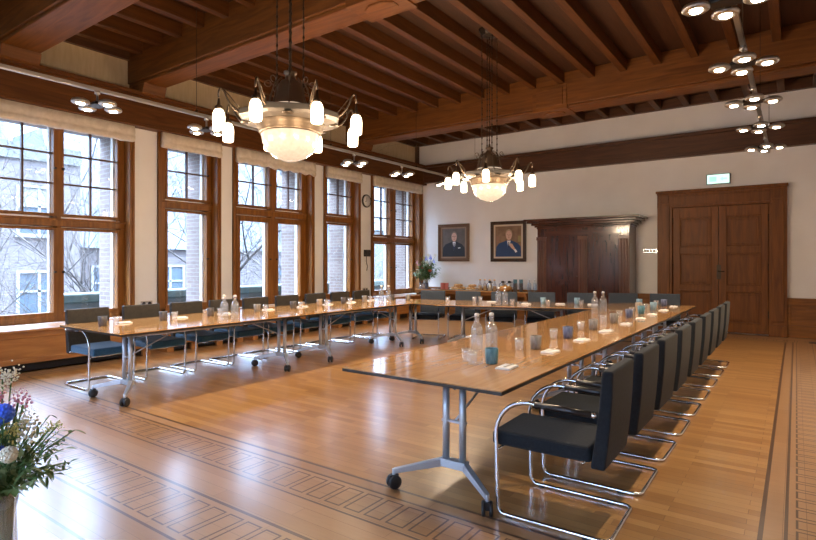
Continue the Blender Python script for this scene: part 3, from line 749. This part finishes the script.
put('tumbler', make_tumbler, -1.99, 3.53, 'extra clear tumbler left of the nearest teal mug on the right hand tables', 'glass', 'tumblers on the right hand tables')
mug('sky', -2.16, 9.75, 'on the far left edge of the last right hand table', 'mugs on the right hand tables')
mug('sand', -1.98, 8.9, 'left of the eighth place setting on the right hand tables', 'mugs on the right hand tables')
for x, y, l in ((-2.17, 4.02, 'left one of the near pair'), (-2.09, 4.13, 'right one of the near pair'), (-2.38, 8.0, 'left one of the distant pair'), (-2.28, 8.06, 'right one of the distant pair')):
    put('bottle', make_bottle, x, y, 'clear glass water bottle, %s on the right hand tables' % l, 'bottle', 'water bottles on the tables')
LK = ['dark', 'dark', 'dark', 'grey', 'dark', 'sand', 'dark', 'grey', 'dark']
LY = [3.04, 3.78, 4.46, 5.25, 5.96, 6.55, 7.15, 7.72]
for i in range(8):
    p = '%s from the camera on the window side tables' % ORD[i]
    if i == 7: p = 'farthest on the window side tables'
    mug(LK[i], -6.52, LY[i], ', '+p, 'mugs on the window side tables')
    put('tumbler', make_tumbler, -6.50, LY[i]+.14, 'clear tumbler beside a mug, '+p, 'glass', 'tumblers on the window side tables')
    put('napkin', make_napkin, -6.60, LY[i]+.28, 'white folded napkin with pen, '+p, 'napkin', 'napkins on the window side tables', rz=random.uniform(-.1, .1))
for x, y, l in ((-6.03, 4.33, 'left one of the pair'), (-5.93, 4.42, 'right one of the pair'), (-6.17, 7.78, 'left one of the far pair'), (-6.10, 7.9, 'right one of the far pair')):
    put('bottle', make_bottle, x, y, 'clear glass water bottle, %s on the window side tables' % l, 'bottle', 'water bottles on the tables')
mug('dark', -6.32, 8.30, 'on the corner table near the far window', 'mugs on the far tables'); mug('grey', -6.12, 8.55, 'on the corner table toward the back wall', 'mugs on the far tables')
for x, y, l in ((-5.22, 8.55, 'alone at the left end of the far table'), (-4.83, 8.85, 'left one of two touching on the far table'), (-4.74, 8.92, 'right one of two touching on the far table'),
                (-3.98, 8.65, 'right of the bottles on the far table'), (-3.40, 8.80, 'in front of the left blue mug on the far table'), (-2.95, 9.15, 'in front of the right blue mug on the far table')):
    put('tumbler', make_tumbler, x, y, 'clear tumbler '+l, 'glass', 'tumblers on the far table')
for x, y, l in ((-4.17, 8.50, 'left one of the pair'), (-4.07, 8.55, 'right one of the pair')):
    put('bottle', make_bottle, x, y, 'clear glass water bottle, %s on the far table' % l, 'bottle', 'water bottles on the tables')
mug('sky', -3.62, 9.15, 'in the middle of the far table', 'mugs on the far tables'); mug('sky', -3.12, 9.45, 'at the right end of the far table', 'mugs on the far tables')
for x, y, l in ((-4.55, 9.0, 'left of the water bottles'), (-3.85, 8.95, 'right of the water bottles'), (-3.35, 9.25, 'between the two sky blue mugs'), (-2.85, 9.45, 'at the right end')):
    put('napkin', make_napkin, x, y, 'white folded napkin with a pen on the far table, '+l, 'napkin', 'napkins on the far table', rz=RA+PI/2)

# ------------------------------------------------------------------ wardrobe
t = empty('wardrobe', (-3.99, YB, 0)); tag(t, 'tall dark polished mahogany wardrobe with heavy cornice', 'wardrobe')
x0, x1, yf = -1.10, 1.02, -.60
M['mahog_light'] = wood('carved_mahogany', (.075, .024, .009), (.16, .056, .02), 'z', .3, coat=.3)
b = MB().box(x0, x1, yf+.03, -.01, .12, 2.28); b.box(x0-.05, x1+.05, yf-.03, -.01, .0, .14); b.box(x0-.02, x1+.02, yf-.0, -.01, .14, .20)
for q in ((x0, x0+.22), (-.10, .10), (x1-.22, x1)):
    pl = MB().box(q[0], q[1], yf-.03, yf+.03, .2, 2.06).box(q[0]-.012, q[1]+.012, yf-.05, yf-.0, .14, .28).box(q[0]-.012, q[1]+.012, yf-.05, yf-.0, 2.0, 2.08)
    for k_ in range(3): xx = q[0]+(q[1]-q[0])*(.22+.28*k_); pl.lathe([(.02, .28), (.02, 2.0)], 10, (xx, yf-.03, 0))
    pl.build('pilaster', 'mahog_light', t, bevel=.005)
b.box(x0, x1, yf-.01, yf+.03, 2.06, 2.28)
b.build('carcass', 'mahog_z', t, bevel=.006)
cn = MB()
for o_, z0, z1 in ((.02, 2.27, 2.31), (.06, 2.31, 2.35), (.12, 2.35, 2.40), (.20, 2.40, 2.45), (.26, 2.45, 2.50)):
    cn.box(x0-o_, x1+o_, yf-o_, -.005, z0, z1)
cn.build('cornice', 'mahog_x', t, bevel=.012)
MB().box(x0+.18, x1-.18, yf-.022, yf-.01, 2.10, 2.22).build('frieze_panel', 'mahog_x', t, bevel=.006)
for s in (-1, 1):
    a, c_ = (x0+.22, -.10) if s < 0 else (.10, x1-.22)
    dd = MB().box(a+.005, c_-.005, yf-.02, yf+.03, .22, 2.05); d_ = dd.build('door', 'mahog_z', t, bevel=.004)
    for z0, z1 in ((.30, .95), (1.03, 1.97)):
        MB().box(a+.09, c_-.09, yf-.032, yf-.02, z0, z1).box(a+.13, c_-.13, yf-.042, yf-.032, z0+.04, z1-.04).build('raised_panel', 'mahog_z', d_, bevel=.008)
    MB().sphere((c_-.03 if s < 0 else a+.03, yf-.035, 1.15), .015, 10, 6).build('knob', 'brass', d_)

# ------------------------------------------------------------------ portraits
def portrait(cx, z0, wd, ht, label, dark, suit, bgc, hair, arm, gl, lean):
    t = empty('framed_portrait', (cx, YB-.005, z0)); tag(t, label, 'painting', 'portraits on the back wall')
    h = wd/2; fw = .085
    def ring(mb, a, b_, y0, y1):
        mb.box(-h+a, h-a, y0, y1, a, b_).box(-h+a, h-a, y0, y1, ht-b_, ht-a).box(-h+a, -h+b_, y0, y1, b_, ht-b_).box(h-b_, h-a, y0, y1, b_, ht-b_)
    f = MB(); ring(f, 0, fw*.6, -.06, 0); ring(f, fw*.6, fw, -.045, 0); f.build('frame', dark, t, bevel=.006)
    l = MB(); ring(l, fw, fw+.045, -.032, 0); l.build('inner_liner', mat('liner_'+suit[0], suit[2], .6), t)
    p = MB().box(-h+fw+.04, h-fw-.04, -.022, -.002, fw+.04, ht-fw-.04)
    cv = p.build('canvas', noisy(mat('canvas_'+suit[0], bgc[0], .6), bgc[0], bgc[1], (1, 1, 1), 6, 5), t)
    w = h-fw-.045; zb = fw+.045
    def shape(name, pts, m, y, th=.002):
        n = len(pts); mb = MB(); mb.extr(pts, 'y', y-th, y) if False else mb.add([(x_, y-th, z_) for x_, z_ in pts]+[(x_, y, z_) for x_, z_ in pts], [tuple(range(n)), tuple(reversed(range(n, 2*n)))]+[(i, n+i, n+(i+1) % n, (i+1) % n) for i in range(n)])
        return mb.build(name, m, cv)
    hx = lean; zs = zb+ht*.34; zh = zs+ht*.19
    sm = mat('suit_'+suit[0], suit[1], .7); skin = mat('skin_'+suit[0], (.66, .42, .32), .6); hm = mat('hair_'+suit[0], hair, .7)
    shape('painted_suit', [(-w*.98, zb), (w*.98, zb), (w*.94, zs-.10), (w*.72, zs-.01), (hx+w*.3, zs+.05), (hx, zs+.08), (hx-w*.3, zs+.05), (-w*.72, zs-.01), (-w*.92, zs-.10)], sm, -.0225)
    shape('painted_shirt', [(hx-.05, zs+.06), (hx, zs-.16), (hx+.05, zs+.06)], M['paper'], -.025)
    shape('painted_tie', [(hx-.012, zs+.03), (hx-.018, zs-.11), (hx, zs-.16), (hx+.018, zs-.11), (hx+.012, zs+.03)], mat('tie_'+suit[0], (.02, .03, .10), .6), -.0275)
    shape('painted_hair', [(hx+.098*math.cos(a*PI/9), zh+.03+.125*math.sin(a*PI/9)) for a in range(18)], hm, -.0245)
    shape('painted_face', [(hx+.083*math.cos(a*PI/10), zh-.005+.122*math.sin(a*PI/10)*(1 if a < 10 else 1.02)) for a in range(20)], skin, -.0275)
    dk = mat('line_'+suit[0], (.10, .05, .04), .6)
    for s in (-1, 1): shape('painted_eye', [(hx+s*.034+.013*math.cos(a*PI/4), zh+.012+.006*math.sin(a*PI/4)) for a in range(8)], dk, -.030)
    shape('painted_mouth', [(hx-.028, zh-.066), (hx, zh-.072), (hx+.028, zh-.066), (hx, zh-.060)], dk, -.030)
    shape('painted_nose', [(hx-.012, zh-.03), (hx+.014, zh-.03), (hx+.004, zh+.02)], mat('nose_'+suit[0], (.42, .22, .16), .6), -.030)
    for s in (-1, 1): shape('painted_lapel', [(hx+s*.05, zs+.065), (hx+s*.085, zs+.0), (hx+s*.07, zs-.03), (hx+s*.01, zs-.19)], mat('lapel_'+suit[0], tuple(c*1.6 for c in suit[1]), .7), -.0255)
    if gl: shape('painted_glasses', [(hx-.06, zh+.022), (hx+.06, zh+.022), (hx+.06, zh+.016), (hx-.06, zh+.016)], dk, -.032); shape('painted_pocket_square', [(w*.38, zs-.13), (w*.60, zs-.12), (w*.58, zs-.095), (w*.40, zs-.105)], M['paper'], -.026)
    if arm:
        shape('painted_hand', [(hx+.05, zs-.01), (hx+.10, zs-.03), (hx+.15, zs-.11), (hx+.19, zs-.17), (hx+.14, zs-.19), (hx+.06, zs-.12), (hx+.02, zs-.06)], skin, -.030)
        shape('painted_cuff', [(hx+.19, zs-.16), (hx+.24, zs-.23), (hx+.19, zs-.26), (hx+.14, zs-.18)], M['paper'], -.031)
        for i in range(5):
            x_ = -w*.95+i*w*.42
            if abs(x_-hx) > .1: shape('painted_books', [(x_, zs+.02), (x_+.10, zs+.02), (x_+.10, zs+.18), (x_, zs+.18)], mat('books_%d' % i, (.30, .17+.02*i, .11), .7), -.0235, .0005)
    return t
M['frame_dark'] = mat('dark_frame', (.045, .022, .012), .35); M['frame_gilt'] = mat('bronze_frame', (.16, .085, .04), .4, .3)
portrait(-7.79, 1.50, 1.0, 1.04, 'left framed portrait of a person in dark suit and glasses before a grey background', 'frame_gilt', ('grey', (.022, .027, .035), (.30, .20, .13)), ((.10, .085, .07), (.16, .135, .115)), (.22, .18, .15), False, True, .02)
portrait(-6.13, 1.49, 1.0, 1.06, 'right framed portrait of a person in blue suit holding the lapel', 'frame_dark', ('blue', (.028, .065, .16), (.62, .52, .40)), ((.16, .085, .045), (.30, .19, .11)), (.42, .30, .20), True, False, .02)

# ------------------------------------------------------------------ clock, wall phone, sockets
t = empty('wall_clock', (XW, 10.59, 3.03)); tag(t, 'round wall clock with black rim on the pillar', 'clock')
R90 = Matrix.Rotation(PI/2, 4, 'Y')
MB().lathe([(.165, 0), (.165, .035), (.155, .045), (.145, .045), (.142, .035)], 32, cap=False).xf(R90).build('rim', 'black', t)
MB().lathe([(.15, .0), (.15, .030)], 32).xf(R90).build('clock_face', 'paper', t)
hands = MB().box(.031, .034, -.004, .004, 0, .10); st = len(hands.v)
hands.box(.031, .034, -.005, .005, 0, .07).xf(Matrix.Rotation(1.9, 4, 'X'), st)
for i in range(12):
    st = len(hands.v); hands.box(.031, .033, -.003, .003, .115, .135).xf(Matrix.Rotation(i*PI/6, 4, 'X'), st)
hands.build('hands_and_marks', 'black', t)
t = empty('wall_phone', (XW, 10.60, 1.62)); tag(t, 'black wall phone with hanging cord below the clock', 'phone')
MB().box(0, .07, -.10, .10, 0, .17).build('phone_body', 'black', t, bevel=.012)
MB().tube([(.08, -.10, .03), (.10, -.10, .06), (.10, -.10, .13), (.08, -.10, .16)], .018, 8).build('handset', 'black', t)
MB().tube([(.03, -.02, 0), (.03, -.03, -.12), (.035, .01, -.25), (.03, -.01, -.36)], .009, 6).build('cord', 'black', t)
for y, l in ((4.86, 'left of the first narrow window'), (10.56, 'below the wall phone')):
    t = empty('wall_socket', (XW, y, .78)); tag(t, 'grey double wall socket on the pillar '+l, 'socket', 'wall sockets')
    box('socket_plate', 'nickel', 0, .012, -.10, .10, -.045, .045, t, .004)
    for s in (-1, 1): MB().lathe([(.03, .0), (.03, .016)], 14, (0, 0, 0)).xf(Matrix.Translation((0, s*.05, 0)) @ R90).build('socket_outlet', 'black', t)

# ------------------------------------------------------------------ sideboard and its things
SX0, SX1 = -8.62, -5.30
t = empty('sideboard', ((SX0+SX1)/2, YB-.40, 0)); tag(t, 'long low buffet table with pale wooden top against the back wall', 'sideboard'); h = (SX1-SX0)/2
MB().box(-h, h, -.32, .30, .715, .74).build('top', 'top_x', t, bevel=.004)
MB().box(-h+.05, h-.05, -.28, .28, .63, .715).build('apron', 'oak_x', t)
for sx in (-h+.06, 0, h-.06):
    for sy in (-.26, .26): MB().box(sx-.03, sx+.03, sy-.03, sy+.03, 0, .64).build('leg', 'oak_z', t, bevel=.004)
SG = 'things on the sideboard'
def flower_things():
    pass
GREENS = [mat('leaf_a', (.07, .16, .04), .6), mat('leaf_b', (.14, .23, .08), .6), mat('leaf_c', (.24, .32, .14), .6)]
PET = {'blue': mat('petal_blue', (.08, .20, .95), .6), 'red': mat('petal_red', (.62, .03, .05), .6), 'orange': mat('petal_orange', (.80, .18, .05), .6),
       'white': mat('petal_cream', (.86, .80, .64), .7), 'pink': mat('petal_pink', (.75, .32, .42), .7), 'yellow': mat('petal_yellow', (.66, .60, .20), .7)}
def leaf(mb, base, d, L, w, droop=.3):
    d = Vector(d).normalized(); side = d.cross(Vector((0, 0, 1)))
    if side.length < .1: side = Vector((1, 0, 0))
    side.normalize(); b = Vector(base); vs = []; fs = []; n = 4
    for i in range(n+1):
        u = i/n; c = b+d*L*u+Vector((0, 0, -droop*L*u*u)); ww = w*math.sin(PI*min(.98, .08+u*.9))
        vs += [c-side*ww, c+Vector((0, 0, -.15*ww)), c+side*ww]
    for i in range(n):
        a = i*3; fs += [(a, a+3, a+4, a+1), (a+1, a+4, a+5, a+2)]
    mb.add(vs, fs, True)
def blossom(c, r, col, kind, parent, name='blossom'):
    mb = MB(); c = Vector(c)
    if kind == 'ball':
        for k_ in range(70):
            z = 1-2*(k_+.5)/70; a = k_*2.4; q = math.sqrt(1-z*z)
            mb.sphere(c+Vector((q*math.cos(a), q*math.sin(a), z))*r*.8, r*.26, 5, 4)
    elif kind == 'daisy':
        for k_ in range(3):
            for i in range(9):
                a = i*2*PI/9+k_*.3; leaf(mb, c+Vector((0, 0, .0)), (math.cos(a), math.sin(a), .25+.45*k_), r, r*.28, .1)
        mb.sphere(c+Vector((0, 0, r*.1)), r*.25, 8, 6)
    elif kind == 'spike':
        for k_ in range(26):
            u = k_/26; a = k_*2.4; mb.sphere(c+Vector((.012*math.cos(a)*(1.2-u)*2.2, .012*math.sin(a)*(1.2-u)*2.2, r*4*u)), r*.32*(1.15-u), 5, 4)
    elif kind == 'tuft':
        for k_ in range(60):
            mb.sphere(c+Vector((random.gauss(0, r*.45), random.gauss(0, r*.45), random.gauss(0, r*.5))), r*.13, 5, 3)
    return mb.build(name, PET[col], parent)
def bouquet(loc, label, R, H, specs, nleaf, lw, mouth, depth, seed):
    random.seed(seed); t = empty('flower_bouquet', loc); tag(t, label, 'flowers')
    st = MB(); lf = [MB(), MB(), MB()]
    heads = []
    for (x, y, z, r, col, kind) in specs:
        b = Vector((random.uniform(-mouth, mouth)*.5, random.uniform(-mouth, mouth)*.5, -depth)); m_ = Vector((x*.12, y*.12, 0)); e = Vector((x, y, z))
        st.tube([b, m_, m_.lerp(e, .5)+Vector((0, 0, .02)), e], .003, 5); blossom(e, r, col, kind, t)
    for i in range(nleaf):
        a = random.uniform(0, 2*PI); el = random.uniform(.1, 1.45); L = random.uniform(.5, 1)*R
        d = Vector((math.cos(a)*math.cos(el), math.sin(a)*math.cos(el), math.sin(el)))
        e = d*L*(.7+.5*math.sin(el))*Vector((1, 1, H/R)).length/1.6
        st.tube([(random.uniform(-mouth, mouth)*.5, random.uniform(-mouth, mouth)*.5, -depth), Vector((d.x*mouth, d.y*mouth, .0)), e*.6+Vector((0, 0, .02)), e], .002, 4)
        for k_ in range(11):
            u = .35+.065*k_; b2 = random.uniform(0, 2*PI); p = e*u
            leaf(lf[i % 3], p, (math.cos(b2)+d.x, math.sin(b2)+d.y, random.uniform(-.5, .8)), random.uniform(.6, 1.2)*lw*5, lw*random.uniform(.5, 1), .4)
    st.build('stems', GREENS[0], t)
    for i in range(3): lf[i].build('foliage', GREENS[i], t)
    return t
# flowers on the sideboard
vz = empty('glass_vase', (-8.40, 12.62, .741)); tag(vz, 'clear glass vase holding the bouquet on the sideboard', 'vase')
MB().lathe([(0, .001), (.055, .001), (.06, .01), (.05, .10), (.065, .24), (.085, .30), (.082, .30), (.06, .24), (.045, .10), (.05, .015), (0, .012)], 24, cap=False).build('vase_glass', 'glass', vz)
sp = [(-.04, -.12, .24, .095, 'red', 'daisy'), (.20, -.12, .17, .095, 'orange', 'daisy'), (.17, -.05, .52, .035, 'blue', 'spike'), (-.30, 0, .42, .06, 'pink', 'tuft'), (.05, 0, .62, .05, 'white', 'tuft'), (.28, .02, .62, .05, 'white', 'tuft'), (-.1, .02, .55, .05, 'yellow', 'tuft'), (.24, .0, .42, .03, 'blue', 'spike')]
bouquet((-8.40, 12.62, 1.04), 'colourful bouquet with red and orange blooms on the sideboard by the far window', .40, .55, sp + [(-.18, -.1, .34, .07, 'pink', 'daisy'), (.10, -.1, .40, .07, 'white', 'daisy'), (-.28, -.05, .20, .06, 'white', 'daisy'), (.02, -.05, .48, .04, 'blue', 'spike'), (-.12, -.14, .12, .07, 'yellow', 'daisy')], 60, .026, .06, .26, 3)
# big bouquet in the lower left corner
vz = empty('floor_vase', (-2.42, .76, .0)); tag(vz, 'tall clear floor vase cut off at the lower left corner', 'vase')
MB().lathe([(0, .001), (.085, .001), (.09, .01), (.06, .3), (.05, .55), (.062, .62), (.059, .62), (.046, .55), (.056, .3), (.083, .02), (0, .015)], 28, cap=False).build('vase_glass', 'glass', vz)
def q_(a, z, r, col, kind, dep=0): return (a*.813+dep*.95, a*.582-dep*.3, z, r, col, kind)
sp = [q_(.012, .30, .036, 'blue', 'ball', .03), q_(-.03, .27, .032, 'blue', 'ball', .05), q_(-.02, .18, .028, 'blue', 'ball', .08), q_(.085, .325, .018, 'pink', 'spike'), q_(.07, .33, .014, 'pink', 'spike', -.03),
      q_(.045, .235, .034, 'yellow', 'tuft', .04), q_(.03, .165, .030, 'white', 'ball', .09), q_(.10, .20, .024, 'white', 'spike', .02), q_(.115, .24, .020, 'white', 'spike', -.02), q_(.09, .27, .022, 'white', 'tuft', .0),
      q_(.19, .24, .020, 'yellow', 'tuft'), q_(.215, .255, .016, 'yellow', 'tuft', .02), q_(.165, .21, .018, 'yellow', 'tuft', -.02), q_(.01, .41, .035, 'white', 'tuft', -.05), q_(.045, .43, .03, 'white', 'tuft', -.08), q_(-.01, .35, .03, 'pink', 'tuft', -.03), q_(.0, .22, .03, 'yellow', 'tuft', .02)]
bouquet((-2.42, .76, .62), 'mixed bouquet of blue, cream and pink flowers at the lower left corner', .27, .30, sp, 120, .0085, .045, .5, 11)
random.seed(5)
# jars and food on the sideboard
M['tray'] = mat('dark_tray', (.05, .03, .02), .4); M['bread'] = noisy(mat('pastry', (.60, .34, .13), .7), (.50, .26, .09), (.75, .50, .24), (1, 1, 1), 20, 4)
M['basket'] = noisy(mat('basket_wood', (.55, .26, .06), .6), (.45, .2, .05), (.65, .34, .10), (1, 1, 6), 12, 3); M['juice'] = mat('orange_juice', (.80, .42, .10), .3)
M['redpack'] = mat('red_packet', (.6, .16, .12), .6)
YS = 12.62
t = empty('serving_tray', (-8.62+.14, YS-.14, ZT)); t.location.x = -8.40+.02; t.location.y = 12.48
tag(t, 'dark tray under the jars at the left end of the sideboard', 'tray'); MB().box(-.19, .17, -.08, .08, 0, .012).build('tray_plate', 'tray', t, bevel=.004)
for i, (dx, mk, hh) in enumerate(((-.12, 'glass', .16), (-.02, 'mug_sand', .13), (.09, 'mug_dark', .15))):
    j = empty('storage_jar', (-8.38+dx, 12.48, ZT+.013)); tag(j, ['clear glass jar at the left end of the dark tray', 'sandy jar in the middle of the dark tray', 'dark jar at the right end of the dark tray'][i], 'jar', SG+', jars')
    MB().lathe([(.0, .001), (.04, .001), (.042, .01), (.042, hh-.03), (.035, hh-.02), (.0, hh-.02)], 16, cap=False).build('jar_body', mk, j)
    MB().lathe([(.037, hh-.02), (.037, hh)], 16).build('lid', 'black', j)
for i, dx in enumerate((0, .13)):
    j = empty('snack_packet', (-7.86+dx, 12.60, ZT)); tag(j, ['left', 'right'][i]+' reddish paper packet standing behind the pastries on the sideboard', 'packet', 'red packets on the sideboard')
    MB().prism([(-.05, -.03), (.05, -.03), (.05, .03), (-.05, .03)], 0, .17).build('packet_body', 'redpack', j, bevel=.008)
    MB().box(-.04, .04, -.006, .006, .17, .20).build('folded_top', 'paper', j)
for i, (px_, w_) in enumerate(((-7.35, .22), (-6.92, .17))):
    j = empty('pastry_tray', (px_, 12.53, ZT)); tag(j, ['large', 'small'][i]+' white platter of golden pastries on the sideboard', 'platter', 'platters on the sideboard')
    MB().lathe([(0, .0), (.5*w_, .0), (w_, .02), (w_, .026), (.5*w_, .008), (0, .008)], 24, cap=False).build('platter', 'white', j)
    for q in range(11 if i == 0 else 7):
        b = empty('pastry', (0, 0, 0)); bpy.data.objects.remove(b)
        a = q*2.4; rr_ = w_*.78*math.sqrt((q+.3)/11); zz = ZT+.03+(.07 if q < 4 else 0)
        b = MB().sphere((0, 0, .03), .062, 10, 6, (1.2, .8, .6)).build('pastry', 'bread'); b.location = (px_+rr_*math.cos(a), 12.53+rr_*math.sin(a), zz-.01)
        b.rotation_euler = (0, 0, a*1.3); tag(b, 'golden pastry heaped on the %s platter of the sideboard' % ['large', 'small'][i], 'pastry', 'pastries on the %s platter' % ['large', 'small'][i])
for i in range(4):
    j = empty('juice_carafe', (-6.78+i*.14, 12.74, ZT)); tag(j, ['leftmost', 'second', 'third', 'rightmost'][i]+' of the four pale juice carafes at the back of the sideboard', 'carafe', 'juice carafes on the sideboard')
    MB().lathe([(0, .001), (.045, .001), (.05, .02), (.05, .14), (.028, .19), (.024, .24), (.032, .26)], 16, cap=False).build('carafe_glass', 'glass', j)
    MB().lathe([(.044, .006), (.047, .02), (.047, .12)], 16).build('juice', 'bread', j)
    MB().lathe([(.03, .258), (.034, .27), (.02, .285)], 12).build('stopper', 'juice', j)
for i, (dx, dy) in enumerate(((-6.38, 12.52), (-6.15, 12.78), (-5.99, 12.84))):
    j = empty('thermos_flask', (dx, dy, ZT)); tag(j, ['steel flask with black spout left of the wooden bowl', 'steel flask with black spout behind the wooden bowl, left', 'steel flask with black spout behind the wooden bowl, right'][i], 'flask', 'flasks on the sideboard')
    MB().lathe([(.052, 0), (.056, .01), (.056, .17), (.04, .205)], 18).build('flask_body', 'nickel', j)
    MB().lathe([(.041, .205), (.044, .215), (.036, .25), (.012, .255)], 16).box(.02, .085, -.012, .012, .215, .235).build('spout', 'black', j)
    MB().tube([(-.05, 0, .19), (-.095, 0, .17), (-.095, 0, .07), (-.055, 0, .05)], .008, 6).build('handle', 'black', j)
j = empty('fruit_bowl', (-5.95, 12.52, ZT)); tag(j, 'round wooden bowl of yellow fruit on the sideboard', 'bowl')
MB().lathe([(0, .0), (.08, .0), (.15, .04), (.185, .10), (.18, .102), (.14, .05), (.07, .015), (0, .012)], 28, cap=False).build('bowl_body', 'basket', j)
for q in range(8):
    a = q*PI/3.5; rr_ = .095 if q < 7 else 0
    b = MB().sphere((0, 0, 0), .048, 12, 8).build('lemon', 'juice'); b.location = (-5.95+rr_*math.cos(a), 12.52+rr_*math.sin(a), ZT+.095+(.03 if q == 7 else 0)); b.scale = (1, 1, .9)
    tag(b, ['front', 'front right', 'right', 'rear right', 'rear', 'rear left', 'left', 'topmost'][q]+' yellow orange fruit in the wooden bowl', 'fruit', 'fruit in the wooden bowl')
for i, dx in enumerate((-5.42, -5.28)):
    put('bottle', make_bottle, dx, 12.78, ['left', 'right'][i]+' tall clear bottle at the right end of the sideboard', 'bottle', 'water bottles on the sideboard')
for i, dx in enumerate((-5.72, -5.56)):
    for q in range(3):
        mug('teal' if q == 2 else 'dark', dx, 12.60, '%s in the %s stack of mugs on the sideboard' % (['lowest', 'middle', 'topmost'][q], ['left', 'right'][i]), 'stacked mugs on the sideboard', ZT+q*.095)

# small floor things
t = empty('floor_socket', (.28, 12.35, 0)); tag(t, 'small dark floor socket plate near the back wall, far right', 'floor socket')
MB().box(-.09, .09, -.07, .07, 0, .012).build('plate', 'black', t, bevel=.003); MB().box(-.05, .05, -.03, .03, .012, .018).build('lid', 'mug_dark', t)

# ------------------------------------------------------------------ outside the windows
struct(box('trim_7', 'stone', -11.6, -9.85, -3, 40, -.5, -.3))            # balcony slab
t = empty('stone_parapet', (-11.6, 12, 0)); tag(t, 'weathered stone parapet with mossy coping outside the windows', 'parapet')
MB().box(-.16, .16, -7.4, 9, -.4, .68).build('parapet_wall', 'stone', t)
MB().box(-.34, .34, -7.5, 9.1, .68, .86).build('coping', 'moss', t, bevel=.03)
t = empty('street', (-30, 10, -6)); t['kind'] = 'structure'
bpy.data.objects.remove(t); struct(box('ground', 'ground', -90, -9.9, -40, 110, -6.2, -6))
def facade_win(parent, x, y, z, w, h_, cur=False):
    f = MB().box(x-.02, x+.10, y-w/2-.12, y-w/2, z-.1, z+h_+.1).box(x-.02, x+.10, y+w/2, y+w/2+.12, z-.1, z+h_+.1)
    f.box(x-.02, x+.10, y-w/2, y+w/2, z+h_, z+h_+.12).box(x-.02, x+.18, y-w/2-.18, y+w/2+.18, z-.16, z)
    f.box(x-.02, x+.08, y-.06, y+.06, z, z+h_).box(x-.02, x+.08, y-w/2, y+w/2, z+h_*.58, z+h_*.58+.09)
    fo = f.build('window_frame', 'white_out', parent)
    box('window_glass', 'darkwin', x-.06, x+.02, y-w/2, y+w/2, z, z+h_, fo)
    if cur: box('window_curtain', 'curtain', x+.02, x+.035, y-w/2+.05, y+w/2-.05, z+h_*.6, z+h_-.02, fo)
t = empty('brick_building', (-27, 6, -6)); tag(t, 'pale brick building with white windows seen through the leftmost window', 'building')
box('brick_wall', 'brick_far', -6, 0, -16, 5.6, 0, 12.6, t)
for zz in (1.2, 5.0, 8.7):
    for yy in (-9, -5.6, -2.2, 1.2, 3.9): facade_win(t, 0, yy, zz, 1.5, 2.0, zz > 8)
box('stone_course', 'stone', -.05, .12, -16, 5.6, 11.9, 12.6, t); box('stone_course', 'stone', -.05, .12, -16, 5.6, 4.2, 4.4, t)
t = empty('slate_roofed_house', (-29, 16, -6)); tag(t, 'house with pale slate roof and small dormer right of the brick building', 'building')
box('brick_wall', 'brick_far', -8, 0, -4.2, 19, 0, 8.2, t)
MB().extr([(.3, 8.2), (-2.6, 14.4), (-6.4, 14.4), (-8.3, 8.2)], 'y', -4.3, 19.1).build('slate_roof', 'slate', t)
for yy in (-2.2, 1.2, 5.0, 9.0, 13.0, 16.6): facade_win(t, 0, yy, 5.2, 1.5, 2.0)
for yy in (-1.4, 4.6, 10.4, 15.5):
    d_ = MB().box(-1.6, .0, yy-.6, yy+.6, 9.2, 10.8).build('dormer', 'slate', t)
    box('dormer_window', 'darkwin', -.02, .03, yy-.35, yy+.35, 9.5, 10.5, d_)
    MB().box(-.01, .05, yy-.45, yy-.35, 9.4, 10.6).box(-.01, .05, yy+.35, yy+.45, 9.4, 10.6).box(-.01, .05, yy-.45, yy+.45, 10.5, 10.62).build('dormer_frame', 'white_out', d_)
t = empty('church_tower', (-40, 10.9, -6)); tag(t, 'distant pale church tower with pointed spire beyond the brick building', 'tower')
box('tower_wall', 'stone', -2, 2, -2, 2, 0, 14, t); MB().lathe([(2.3, 14), (.05, 27)], 8, smooth=False).build('spire', 'slate', t)
t = empty('town_house', (-38, 38, -6)); tag(t, 'distant pale town houses behind the bare trees', 'building')
box('plaster_wall', 'stone', -6, 0, -1, 34, 0, 11, t); MB().extr([(.3, 11), (-3, 17), (-6.3, 11)], 'y', -1.2, 34.2).build('slate_roof', 'slate', t)
for yy in (3, 7, 11, 15, 19, 24, 29): facade_win(t, 0, yy, 5.4, 1.4, 2.1)
def tree(loc, H, seed, label):
    rnd = random.Random(seed); t = empty('bare_tree', loc); tag(t, label, 'tree', 'bare trees outside the windows')
    tr = MB(); br = MB()
    def grow(mb, p, d, L, r, dep):
        pts = [p]; rs = [r]; q = p; dd = d
        for i in range(4):
            dd = (dd+Vector((rnd.gauss(0, .14), rnd.gauss(0, .14), rnd.gauss(.03, .10)))).normalized(); q = q+dd*L/4; pts.append(q); rs.append(r*(1-.13*(i+1)))
            if dep > 0:
                for _ in range(1 if dep > 3 else 1+(i % 2)):
                    a = Vector((rnd.gauss(0, 1), rnd.gauss(0, 1), rnd.gauss(.25, .5))).normalized(); nd_ = (dd*.75+a*.75).normalized()
                    grow(br, q, nd_, L*rnd.uniform(.55, .8), r*.5*(1-.1*i), dep-1)
        mb.tube(pts, rs, 5 if dep > 2 else 4)
    grow(tr, Vector((0, 0, 0)), Vector((0, 0, 1)), H, .20, 5)
    tr.build('trunk', 'bark', t); br.build('branches', 'bark', t)
tree((-18, 7.3, -6), 6.6, 1, 'bare branching tree seen through the right half of the leftmost window')
tree((-17, 11.4, -6), 6.8, 2, 'bare tree seen through the first narrow window')
tree((-19, 17.0, -6), 6.8, 4, 'bare tree seen through the french windows')
tree((-20, 27.0, -6), 6.6, 6, 'bare tree seen through the farthest windows')
